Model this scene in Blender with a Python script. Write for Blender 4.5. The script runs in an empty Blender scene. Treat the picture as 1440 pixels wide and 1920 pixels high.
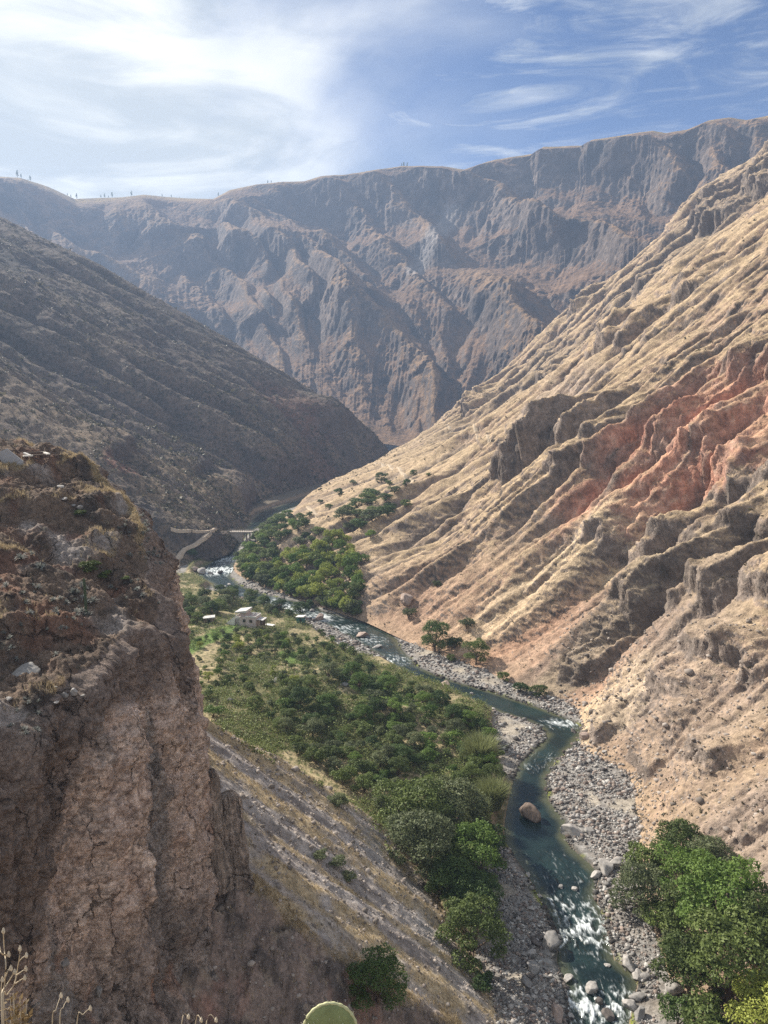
import bpy, math, random
import numpy as np
from mathutils import Vector, Matrix

QUAL = 1.0            # mesh density of the terrain sheets
random.seed(7)
RNG = np.random.default_rng(11)
scene = bpy.context.scene
COL = scene.collection

# ------------------------------------------------------------------ camera geometry
CAM_Z = 85.0
FPX = 1442.0                                  # focal length in pixels of a 1440 px wide picture
PITCH = math.atan(220.0 / FPX)
SP, CP = math.sin(PITCH), math.cos(PITCH)

def direction(px, py):
    u = (px - 720.0) / FPX
    v = (960.0 - py) / FPX
    return np.array([u, CP + SP * v, -SP + CP * v])

def at_depth(px, py, t):
    return np.array([0, 0, CAM_Z]) + direction(px, py) * t

GRADE = 0.012
def datum(y):                                 # water level: the river climbs gently away from us
    return GRADE * np.maximum(np.asarray(y, float) - 95.0, -60.0)

def at_river(px, py, dz=0.0):
    d = direction(px, py)
    t = (CAM_Z - dz + GRADE * 95.0) / (GRADE * d[1] - d[2])
    return np.array([0, 0, CAM_Z]) + d * t

def project(P):
    x, y, z = P[..., 0], P[..., 1], P[..., 2] - CAM_Z
    dep = y * CP - z * SP
    up = y * SP + z * CP
    return 720 + FPX * x / dep, 960 - FPX * up / dep, dep

# ------------------------------------------------------------------ noise
_perm = np.random.default_rng(3).permutation(256).astype(np.int32)
_perm = np.concatenate([_perm, _perm, _perm, _perm])
_g3 = np.random.default_rng(5).normal(size=(256, 3)).astype(np.float32)
_g3 /= np.linalg.norm(_g3, axis=1, keepdims=True)
_gx, _gy, _gz = (np.ascontiguousarray(_g3[:, k]) for k in range(3))

from concurrent.futures import ThreadPoolExecutor
_pool = ThreadPoolExecutor(4)

def _perlin(x, y, z):
    xi, yi, zi = np.floor(x), np.floor(y), np.floor(z)
    fx, fy, fz = x - xi, y - yi, z - zi
    xi = xi.astype(np.int32) & 255; yi = yi.astype(np.int32) & 255; zi = zi.astype(np.int32) & 255
    u, v, w = (t * t * t * (t * (t * 6 - 15) + 10) for t in (fx, fy, fz))
    pa, pb = _perm.take(xi), _perm.take(xi + 1)
    paa, pab, pba, pbb = _perm.take(pa + yi), _perm.take(pa + yi + 1), _perm.take(pb + yi), _perm.take(pb + yi + 1)
    def corner(p, a, b, c):
        h = _perm.take(p + (zi + c))
        return _gx.take(h) * (fx - np.float32(a)) + _gy.take(h) * (fy - np.float32(b)) + _gz.take(h) * (fz - np.float32(c))
    def lerp(a, b, t): return a + t * (b - a)
    r0 = lerp(lerp(corner(paa, 0, 0, 0), corner(pba, 1, 0, 0), u), lerp(corner(pab, 0, 1, 0), corner(pbb, 1, 1, 0), u), v)
    r1 = lerp(lerp(corner(paa, 0, 0, 1), corner(pba, 1, 0, 1), u), lerp(corner(pab, 0, 1, 1), corner(pbb, 1, 1, 1), u), v)
    return lerp(r0, r1, w) * np.float32(1.5)

def perlin(x, y, z=None):
    z = 0.0 if z is None else z
    shp = np.broadcast_shapes(np.shape(x), np.shape(y), np.shape(z))
    x, y, z = (np.ascontiguousarray(np.broadcast_to(np.asarray(q, np.float32), shp)).ravel() for q in (x, y, z))
    n = x.size; out = np.empty(n, np.float32); step = 32768
    def run(i): out[i:i + step] = _perlin(x[i:i + step], y[i:i + step], z[i:i + step])
    list(_pool.map(run, range(0, n, step)))
    return out.reshape(shp)

def fbm(x, y, z=0.0, oct=4, gain=0.5, lac=2.03):
    a, s, tot = 1.0, 0.0, 0.0
    x, y, z = (np.asarray(q, np.float32) for q in (x, y, z))
    for k in range(oct):
        s = s + a * perlin(x + 17.3 * k, y + 9.1 * k, z + 3.7 * k); tot += a
        x, y, z, a = x * lac, y * lac, z * lac, a * gain
    return s / tot

def ridged(x, y, z=0.0, oct=4, gain=0.5, lac=2.07):
    a, s, tot, w = 1.0, 0.0, 0.0, 1.0
    x, y, z = (np.asarray(q, np.float32) for q in (x, y, z))
    for k in range(oct):
        n = 1.0 - np.abs(perlin(x + 11.7 * k, y + 5.3 * k, z + 2.9 * k)) * 1.6
        n = np.clip(n, 0, 1) ** 1.6
        s = s + a * n * w; tot += a
        w = np.clip(n * 1.3, 0.15, 1)
        x, y, z, a = x * lac, y * lac, z * lac, a * gain
    return s / tot

def blocky(x, y, z, oct=3, steps=5.0):
    """stepped noise: broken faces with crisp edges"""
    n = fbm(x, y, z, oct, .5) * steps; f = np.floor(n); t = n - f
    return (f + np.clip(t / .25, 0, 1)) / steps

def smooth(a, b, x):
    t = np.clip((x - a) / (b - a), 0, 1)
    return t * t * (3 - 2 * t)

def mixc(c0, c1, m):
    return c0 + (np.asarray(c1) - c0) * m[..., None]

# ------------------------------------------------------------------ mesh helpers
def mesh_from(name, verts, faces, smooth_shade=True):
    """verts (N,3), faces (M,k) arrays -> mesh datablock"""
    verts = np.ascontiguousarray(verts, np.float32); faces = np.ascontiguousarray(faces, np.int32)
    me = bpy.data.meshes.new(name)
    k = faces.shape[1]
    me.vertices.add(len(verts)); me.vertices.foreach_set('co', verts.ravel())
    me.loops.add(faces.size); me.loops.foreach_set('vertex_index', faces.ravel())
    me.polygons.add(len(faces))
    me.polygons.foreach_set('loop_start', np.arange(0, faces.size, k, dtype=np.int32))
    try:
        me.polygons.foreach_set('loop_total', np.full(len(faces), k, np.int32))
    except Exception:
        pass
    if smooth_shade:
        me.polygons.foreach_set('use_smooth', np.ones(len(faces), bool))
    me.update(calc_edges=True)
    return me

def set_color(me, col):
    a = me.color_attributes.new('Col', 'FLOAT_COLOR', 'POINT')
    c = np.ones((len(me.vertices), 4), np.float32); c[:, :3] = col.reshape(-1, 3)
    a.data.foreach_set('color', c.ravel())

def set_float(me, name, val):
    a = me.attributes.new(name, 'FLOAT', 'POINT')
    a.data.foreach_set('value', np.ascontiguousarray(val, np.float32).ravel())

def grid_faces(nu, nv, keep=None):
    i = np.arange(nu * nv).reshape(nu, nv)
    f = np.stack([i[:-1, :-1], i[1:, :-1], i[1:, 1:], i[:-1, 1:]], -1).reshape(-1, 4)
    if keep is not None:
        f = f[keep.ravel()]
    return f

def grid_normals(P):
    du = np.gradient(P, axis=0); dv = np.gradient(P, axis=1)
    n = np.cross(du, dv)
    n /= np.linalg.norm(n, axis=-1, keepdims=True) + 1e-9
    return n

def link(name, me, mat=None, parent=None, **props):
    o = bpy.data.objects.new(name, me); COL.objects.link(o)
    if mat is not None and me is not None and not me.materials: me.materials.append(mat)
    if parent is not None: o.parent = parent
    for k, v in props.items(): o[k] = v
    return o

def resample(pts, n, power=None):
    """points on a polyline resampled with a smooth (Catmull) curve by station index"""
    pts = np.asarray(pts, float); m = len(pts)
    q = np.linspace(0, m - 1, n) if power is None else power * (m - 1)
    i = np.clip(q.astype(int), 0, m - 2); f = (q - i)[:, None]
    p0 = pts[np.clip(i - 1, 0, m - 1)]; p1 = pts[i]; p2 = pts[i + 1]; p3 = pts[np.clip(i + 2, 0, m - 1)]
    return 0.5 * ((2 * p1) + (-p0 + p2) * f + (2 * p0 - 5 * p1 + 4 * p2 - p3) * f ** 2 + (-p0 + 3 * p1 - 3 * p2 + p3) * f ** 3)

# ------------------------------------------------------------------ materials
def new_mat(name):
    m = bpy.data.materials.new(name); m.use_nodes = True
    nt = m.node_tree; b = nt.nodes['Principled BSDF']
    return m, nt, b

def N(nt, kind, **kw):
    n = nt.nodes.new(kind)
    for k, v in kw.items():
        if k.startswith('in_'):
            key = k[3:]
            n.inputs[int(key) if key.isdigit() else key.replace('_', ' ')].default_value = v
        else: setattr(n, k, v)
    return n

def terrain_mat(name, fine, coarse, bump=0.5, bump_scale=None, lo=0.7, hi=1.3, rough=0.95, mid=None, mid_lo=.62, mid_hi=1.25, dist=0.6, crack=None):
    """ground colour from the sheet's own soil/rock/grass attribute, broken up by two procedural noises and a bump"""
    m, nt, b = new_mat(name); L = nt.links.new
    at = N(nt, 'ShaderNodeAttribute', attribute_name='Col')
    geo = N(nt, 'ShaderNodeNewGeometry')
    n1 = N(nt, 'ShaderNodeTexNoise', in_Scale=fine, in_Detail=5.0, in_Roughness=0.7)
    n2 = N(nt, 'ShaderNodeTexNoise', in_Scale=coarse, in_Detail=4.0, in_Roughness=0.6)
    L(geo.outputs['Position'], n1.inputs['Vector']); L(geo.outputs['Position'], n2.inputs['Vector'])
    mr = N(nt, 'ShaderNodeMapRange'); mr.inputs[1].default_value = 0.25; mr.inputs[2].default_value = 0.75
    mr.inputs[3].default_value = lo; mr.inputs[4].default_value = hi
    L(n1.outputs[0], mr.inputs[0])
    mr2 = N(nt, 'ShaderNodeMapRange'); mr2.inputs[1].default_value = 0.3; mr2.inputs[2].default_value = 0.7
    mr2.inputs[3].default_value = 0.85; mr2.inputs[4].default_value = 1.15
    L(n2.outputs[0], mr2.inputs[0])
    mul = N(nt, 'ShaderNodeMath', operation='MULTIPLY'); L(mr.outputs[0], mul.inputs[0]); L(mr2.outputs[0], mul.inputs[1])
    if mid:
        n4 = N(nt, 'ShaderNodeTexNoise', in_Scale=mid, in_Detail=7.0, in_Roughness=0.78, in_Distortion=.4)
        L(geo.outputs['Position'], n4.inputs['Vector'])
        mr4 = N(nt, 'ShaderNodeMapRange'); mr4.inputs[1].default_value = 0.38; mr4.inputs[2].default_value = 0.60
        mr4.inputs[3].default_value = mid_lo; mr4.inputs[4].default_value = mid_hi; L(n4.outputs[0], mr4.inputs[0])
        m2 = N(nt, 'ShaderNodeMath', operation='MULTIPLY'); L(mul.outputs[0], m2.inputs[0]); L(mr4.outputs[0], m2.inputs[1]); mul = m2
    vm = N(nt, 'ShaderNodeVectorMath', operation='SCALE'); L(at.outputs['Color'], vm.inputs[0]); L(mul.outputs[0], vm.inputs['Scale'])
    L(vm.outputs[0], b.inputs['Base Color'])
    b.inputs['Roughness'].default_value = rough
    b.inputs['Specular IOR Level'].default_value = 0.15
    n3 = N(nt, 'ShaderNodeTexNoise', in_Scale=bump_scale or fine, in_Detail=6.0, in_Roughness=0.65)
    L(geo.outputs['Position'], n3.inputs['Vector'])
    bp = N(nt, 'ShaderNodeBump', in_Strength=bump, in_Distance=dist / fine)
    L(n3.outputs[0], bp.inputs['Height']); L(bp.outputs[0], b.inputs['Normal'])
    if crack:                                                   # joints and fractures: wavering cell borders, dark and cut in
        wob = N(nt, 'ShaderNodeTexNoise', in_Scale=.9, in_Detail=5.0); L(geo.outputs['Position'], wob.inputs['Vector'])
        wv = N(nt, 'ShaderNodeVectorMath', operation='MULTIPLY_ADD'); L(wob.outputs['Color'], wv.inputs[0]); wv.inputs[1].default_value = (1.6, 1.6, 2.2); L(geo.outputs['Position'], wv.inputs[2])
        prev = bp.outputs[0]; col = vm.outputs[0]
        for sc, wid, dark, dd in crack:
            mp = N(nt, 'ShaderNodeMapping'); mp.inputs['Scale'].default_value = (sc, sc, sc * .42); L(wv.outputs[0], mp.inputs['Vector'])
            vo = N(nt, 'ShaderNodeTexVoronoi', feature='DISTANCE_TO_EDGE', in_Scale=1.0); L(mp.outputs[0], vo.inputs['Vector'])
            mk = N(nt, 'ShaderNodeTexNoise', in_Scale=sc * .8, in_Detail=2.0); L(geo.outputs['Position'], mk.inputs['Vector'])
            th = N(nt, 'ShaderNodeMapRange'); th.inputs[1].default_value = .48; th.inputs[2].default_value = .66; th.inputs[3].default_value = .002; th.inputs[4].default_value = wid; L(mk.outputs[0], th.inputs[0])
            rg = N(nt, 'ShaderNodeMapRange'); L(vo.outputs['Distance'], rg.inputs[0]); rg.inputs[1].default_value = 0; L(th.outputs[0], rg.inputs[2]); rg.inputs[3].default_value = dark; rg.inputs[4].default_value = 1
            ml = N(nt, 'ShaderNodeVectorMath', operation='SCALE'); L(col, ml.inputs[0]); L(rg.outputs[0], ml.inputs['Scale']); col = ml.outputs[0]
            b2 = N(nt, 'ShaderNodeBump', in_Strength=.9, in_Distance=dd); L(rg.outputs[0], b2.inputs['Height']); L(prev, b2.inputs['Normal']); prev = b2.outputs[0]
        L(col, b.inputs['Base Color']); L(prev, b.inputs['Normal'])
    return m

def plain_mat(name, col, rough=0.8, var=0.2, scale=6.0, spec=0.3, bump=0.0, metallic=0.0):
    m, nt, b = new_mat(name); L = nt.links.new
    tc = N(nt, 'ShaderNodeTexCoord')
    n1 = N(nt, 'ShaderNodeTexNoise', in_Scale=scale, in_Detail=5.0, in_Roughness=0.65)
    L(tc.outputs['Object'], n1.inputs['Vector'])
    cr = N(nt, 'ShaderNodeMapRange'); cr.inputs[1].default_value = 0.25; cr.inputs[2].default_value = 0.75
    cr.inputs[3].default_value = 1 - var; cr.inputs[4].default_value = 1 + var
    L(n1.outputs[0], cr.inputs[0])
    vm = N(nt, 'ShaderNodeVectorMath', operation='SCALE'); vm.inputs[0].default_value = col
    L(cr.outputs[0], vm.inputs['Scale']); L(vm.outputs[0], b.inputs['Base Color'])
    b.inputs['Roughness'].default_value = rough; b.inputs['Specular IOR Level'].default_value = spec
    b.inputs['Metallic'].default_value = metallic
    if bump:
        bp = N(nt, 'ShaderNodeBump', in_Strength=bump, in_Distance=0.3 / scale)
        L(n1.outputs[0], bp.inputs['Height']); L(bp.outputs[0], b.inputs['Normal'])
    return m
# ------------------------------------------------------------------ rain on a slope: gullies cut by many small drops
def zoom2(h, n0, n1):
    a = np.linspace(0, h.shape[0] - 1.001, n0); b = np.linspace(0, h.shape[1] - 1.001, n1)
    i, j = a.astype(int), b.astype(int); f, g = (a - i)[:, None], (b - j)[None, :]
    f = f * f * (3 - 2 * f) * .5 + f * .5; g = g * g * (3 - 2 * g) * .5 + g * .5
    r0, r1 = h[i], h[i + 1]
    return (r0[:, j] * (1 - g) + r0[:, j + 1] * g) * (1 - f) + (r1[:, j] * (1 - g) + r1[:, j + 1] * g) * f

def blur(h, k=1):
    for _ in range(k):
        p = np.pad(h, 1, mode='edge'); h = .25 * (p[:-2, 1:-1] + p[2:, 1:-1]) + .5 * p[1:-1, 1:-1]
        p = np.pad(h, 1, mode='edge'); h = .25 * (p[1:-1, :-2] + p[1:-1, 2:]) + .5 * p[1:-1, 1:-1]
    return h

def erode(h, batches, n, steps, seed, soft=None, kero=.35, kdep=.25, kcap=5.0, inertia=.25):
    """h in cell units, first axis along the foot, second up the slope; returns the worn surface"""
    h = h.astype(np.float64).copy(); S0, S1 = h.shape; flat = h.ravel(); rng = np.random.default_rng(seed)
    sf = None if soft is None else soft.ravel()
    for _ in range(batches):
        x = rng.uniform(1, S0 - 2, n); y = rng.uniform(1, S1 - 2, n); dx = np.zeros(n); dy = np.zeros(n); vel = np.ones(n); wat = np.ones(n); sed = np.zeros(n)
        for _s in range(steps):
            i, j = x.astype(int), y.astype(int); u, v = x - i, y - j; k = i * S1 + j
            h00, h01, h10, h11 = flat[k], flat[k + 1], flat[k + S1], flat[k + S1 + 1]
            gx = (h10 - h00) * (1 - v) + (h11 - h01) * v; gy = (h01 - h00) * (1 - u) + (h11 - h10) * u
            ho = (h00 * (1 - u) + h10 * u) * (1 - v) + (h01 * (1 - u) + h11 * u) * v
            dx = dx * inertia - gx * (1 - inertia); dy = dy * inertia - gy * (1 - inertia)
            L = np.sqrt(dx * dx + dy * dy) + 1e-9; dx /= L; dy /= L
            nx, ny = x + dx, y + dy
            ok = (nx > 1) & (nx < S0 - 2) & (ny > 1) & (ny < S1 - 2)
            nxc, nyc = np.clip(nx, 1, S0 - 2.01), np.clip(ny, 1, S1 - 2.01)
            i2, j2 = nxc.astype(int), nyc.astype(int); u2, v2 = nxc - i2, nyc - j2; k2 = i2 * S1 + j2
            hn = (flat[k2] * (1 - u2) + flat[k2 + S1] * u2) * (1 - v2) + (flat[k2 + 1] * (1 - u2) + flat[k2 + S1 + 1] * u2) * v2
            dh = hn - ho
            cap = np.maximum(-dh, .01) * vel * wat * kcap
            dep = np.where(dh > 0, np.minimum(dh, sed), np.maximum(sed - cap, 0) * kdep)
            ero = np.where((dh <= 0) & (sed < cap), np.minimum((cap - sed) * kero, -dh), 0)
            if sf is not None: ero = ero * sf[k]
            q = np.where(ok, dep - ero, 0); sed = sed - q
            kk = np.concatenate([k, k + 1, k + S1, k + S1 + 1]); ww = np.concatenate([(1 - u) * (1 - v), (1 - u) * v, u * (1 - v), u * v]) * np.tile(q, 4)
            uq, inv = np.unique(kk, return_inverse=True)
            flat[uq] += np.clip(np.bincount(inv, ww), -.06, .06)
            vel = np.sqrt(np.clip(vel * vel - dh * 1.0, .05, 16)) * .97; wat = wat * .985
            x, y = nxc, nyc; wat = np.where(ok, wat, 0)
            x = np.where(ok, x, rng.uniform(1, S0 - 2, n)); y = np.where(ok, y, rng.uniform(1, S1 - 2, n)); wat = np.where(ok, wat, 1.0); sed = np.where(ok, sed, 0)
    return flat.reshape(S0, S1)

def worn(S, base_fn, slope, cell, seed, amount=1.0, coarse=4, hard_fn=None, kc=4.0, kf=3.0):
    """wear a slope with coordinates S.s, S.d; returns (offset in metres, gully depth) at the sheet's vertices"""
    s0, s1, d1 = S.s.min(), S.s.max(), S.d.max()
    n0, n1 = int((s1 - s0) / cell) + 4, int(d1 / cell) + 4
    c0, c1 = max(n0 // coarse, 24), max(n1 // coarse, 24)
    def field(a, b, cl):
        ss = s0 + np.arange(a)[:, None] * (s1 - s0) / (a - 1); dd = np.arange(b)[None, :] * d1 / (b - 1); return ss + 0 * dd, dd + 0 * ss
    ss, dd = field(c0, c1, cell * coarse)
    base = base_fn(ss, dd); tilt = slope * dd
    soft = None if hard_fn is None else hard_fn(ss, dd)
    h = (base + tilt) / (cell * coarse)
    h = erode(h, 14, max(c0 * c1 // 40, 300), 80, seed, soft, kcap=kc, kero=.12)
    rel = h * cell * coarse - tilt
    ss, dd = field(n0, n1, cell)
    rel = zoom2(blur(rel, 1), n0, n1) + fbm(ss / 9, dd / 14, seed, 4, .55) * cell * 1.1
    tilt = slope * dd; soft = None if hard_fn is None else hard_fn(ss, dd)
    h = erode((rel + tilt) / cell, 6, max(n0 * n1 // 40, 2000), 50, seed + 1, soft, kcap=kf, kero=.12)
    rel = h * cell - tilt
    env = zoom2(blur(rel[::4, ::4], 14), n0, n1)
    a = np.clip((S.s - s0) / (s1 - s0) * (n0 - 1), 0, n0 - 1.01); b = np.clip(S.d / d1 * (n1 - 1), 0, n1 - 1.01)
    i, j = a.astype(int), b.astype(int); u, v = a - i, b - j
    def look(g): return (g[i, j] * (1 - u) + g[i + 1, j] * u) * (1 - v) + (g[i, j + 1] * (1 - u) + g[i + 1, j + 1] * u) * v
    r = look(rel); return r * amount, look(rel - env)
# ------------------------------------------------------------------ the river in plan
# left and right water edges, (picture row, left column, right column), read onto the sloping river plane
EDGES = [(1990, 1080, 1180), (1920, 1071, 1180), (1880, 1066, 1186), (1850, 1062, 1195), (1830, 1054, 1192), (1800, 1044, 1152), (1760, 1050, 1140),
         (1720, 1032, 1132), (1680, 1010, 1114), (1640, 988, 1124), (1620, 975, 1106), (1600, 960, 1082), (1575, 946, 1062), (1540, 946, 1060),
         (1500, 953, 1027), (1460, 963, 1026), (1430, 976, 1040), (1400, 1008, 1072), (1378, 1026, 1088), (1362, 1012, 1088), (1350, 985, 1068),
         (1335, 936, 1032), (1320, 900, 988), (1300, 858, 928), (1280, 806, 858), (1265, 768, 815), (1250, 745, 782), (1235, 722, 768),
         (1220, 698, 755), (1200, 668, 744), (1185, 640, 726), (1170, 612, 694), (1160, 580, 655), (1145, 532, 600), (1130, 490, 560),
         (1115, 430, 496), (1105, 404, 466), (1095, 400, 446), (1080, 370, 430), (1065, 378, 438), (1050, 402, 441), (1040, 420, 441), (1020, 438, 451), (1005, 448, 461)]
_L = np.array([at_river(l, y)[:2] for y, l, r in EDGES]); _R = np.array([at_river(r, y)[:2] for y, l, r in EDGES])
_far = [(520, -86, -72), (620, -52, -40), (730, -18, -6), (900, 60, 72), (1300, 300, 315)]
LY = np.concatenate([_L[:, 1], [f[0] for f in _far]]); LX = np.concatenate([_L[:, 0], [f[1] for f in _far]])
RY = np.concatenate([_R[:, 1], [f[0] for f in _far]]); RX = np.concatenate([_R[:, 0], [f[2] for f in _far]])

def river_dist(x, y):
    """signed distance to the water's edge (negative in the river) and side (-1 left bank, +1 right bank)"""
    l = np.interp(y, LY, LX); r = np.interp(y, RY, RX)
    # local obliqueness of the bank
    dl = (np.interp(y + 3, LY, LX) - np.interp(y - 3, LY, LX)) / 6; dr = (np.interp(y + 3, RY, RX) - np.interp(y - 3, RY, RX)) / 6
    a = (l - x) / np.sqrt(1 + dl * dl); b = (x - r) / np.sqrt(1 + dr * dr)
    return np.maximum(a, b), np.where(x < 0.5 * (l + r), -1, 1)

def inside(poly, x, y):
    poly = np.asarray(poly); c = np.zeros(np.shape(x), bool)
    for i in range(len(poly)):
        x0, y0 = poly[i]; x1, y1 = poly[i - 1]
        if y0 == y1: continue
        c ^= ((y0 > y) != (y1 > y)) & (x < (x1 - x0) * (y - y0) / (y1 - y0) + x0)
    return c

def poly_dist(poly, x, y):
    """signed distance to a polygon, negative inside"""
    poly = np.asarray(poly, float); d = np.full(np.shape(x), 1e9)
    for i in range(len(poly)):
        a, b = poly[i - 1], poly[i]; e = b - a
        t = np.clip(((x - a[0]) * e[0] + (y - a[1]) * e[1]) / (e @ e + 1e-9), 0, 1)
        d = np.minimum(d, np.hypot(x - a[0] - t * e[0], y - a[1] - t * e[1]))
    return np.where(inside(poly, x, y), -d, d)

def plan(pts, dz=0.0):
    return [tuple(at_river(px, py, dz)[:2]) for px, py in pts]

GRAVEL_LEFT = [plan([(1075, 1995), (1071, 1920), (1062, 1850), (1048, 1800), (1052, 1760), (1030, 1720), (1008, 1680), (985, 1640), (958, 1600), (945, 1580),
                     (915, 1605), (900, 1660), (893, 1720), (895, 1790), (900, 1850), (930, 1890), (940, 1995)]),
               plan([(930, 1335), (985, 1350), (1030, 1370), (1010, 1400), (978, 1430), (962, 1462), (945, 1450), (932, 1410), (930, 1370)]),
               plan([(560, 1160), (600, 1158), (650, 1178), (690, 1205), (735, 1240), (705, 1240), (650, 1222), (605, 1195)]),
               plan([(340, 1085), (350, 1062), (400, 1048), (440, 1035), (452, 1010), (440, 1000), (420, 1030), (350, 1055), (325, 1075)]),
               plan([(385, 1110), (410, 1095), (440, 1112), (500, 1126), (540, 1140), (520, 1148), (450, 1130)])]

# ------------------------------------------------------------------ valley floor: river bed, gravel bars, cultivated terrace, scree fan
FAN = [(-75, 50), (-75, 126), (-48, 124), (-30, 123.5), (-19, 126.5), (-9.5, 128), (-3, 128), (2.5, 125.5), (7.5, 119), (11.2, 112), (14, 104), (16.5, 97), (22, 86), (26, 50)]
def scree(x, y):
    p1 = 24.5 - 0.715 * (x + 17) - 0.097 * (y - 90)
    n = poly_dist(FAN, x, y)
    p1 = p1 - 0.85 * np.maximum(n, 0)
    y0 = 86.3 + 3.8 / (1 + np.exp((x + 13.5) / 2.2)) + .12 * np.maximum(x, 0) + 1.0 * fbm(x / 6, 0 * x, 2, 3)
    p2 = p1 + 0.62 * (y - y0)
    z = np.minimum(p1, p2)
    return np.minimum(z, 36 + 0.1 * z), p1, p2, n

def bank_height(x, y):
    d, side = river_dist(x, y)
    base = datum(y)
    bed = -np.minimum(1.3, -np.minimum(d, 0) * 0.45) - 0.05
    dd = np.maximum(d, 0)
    grav = 0.12 + 0.55 * (1 - np.exp(-dd / 2.5)) + 0.012 * dd
    terr = 0.3 + 2.6 * smooth(0.5, 4.5, dd) + 4.2 * smooth(5, 55, dd) + 0.035 * np.maximum(dd - 20, 0)
    g = np.full(np.shape(x), 1e9)
    for p in GRAVEL_LEFT:
        g = np.minimum(g, poly_dist(p, x, y))
    terr = grav + (terr - grav) * smooth(96, 128, y)            # the terrace tapers out towards the foot of the scree
    terr = grav + (terr - grav) * smooth(0.0, 3.5, g)          # the terrace steps up at the back of a bar
    land = np.where(side > 0, grav, terr)
    gm = np.where(side > 0, 1.0, smooth(2.5, -0.5, g))
    return base + np.where(d < 0, bed, land), d, side, gm

FLOOR = {}
def floor_z(x, y):
    x = np.asarray(x, float); y = np.asarray(y, float); z = FLOOR['z']
    i = np.clip(np.log(np.maximum(y, 58.01) / 58) / FLOOR['c'] * (FLOOR['nr'] - 1), 0, FLOOR['nr'] - 1.001)
    j = np.clip((x / y + .5) / 1.02 * (FLOOR['nc'] - 1), 0, FLOOR['nc'] - 1.001)
    i0, j0 = i.astype(int), j.astype(int); a, b = i - i0, j - j0
    return (z[i0, j0] * (1 - a) + z[i0 + 1, j0] * a) * (1 - b) + (z[i0, j0 + 1] * (1 - a) + z[i0 + 1, j0 + 1] * a) * b

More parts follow.
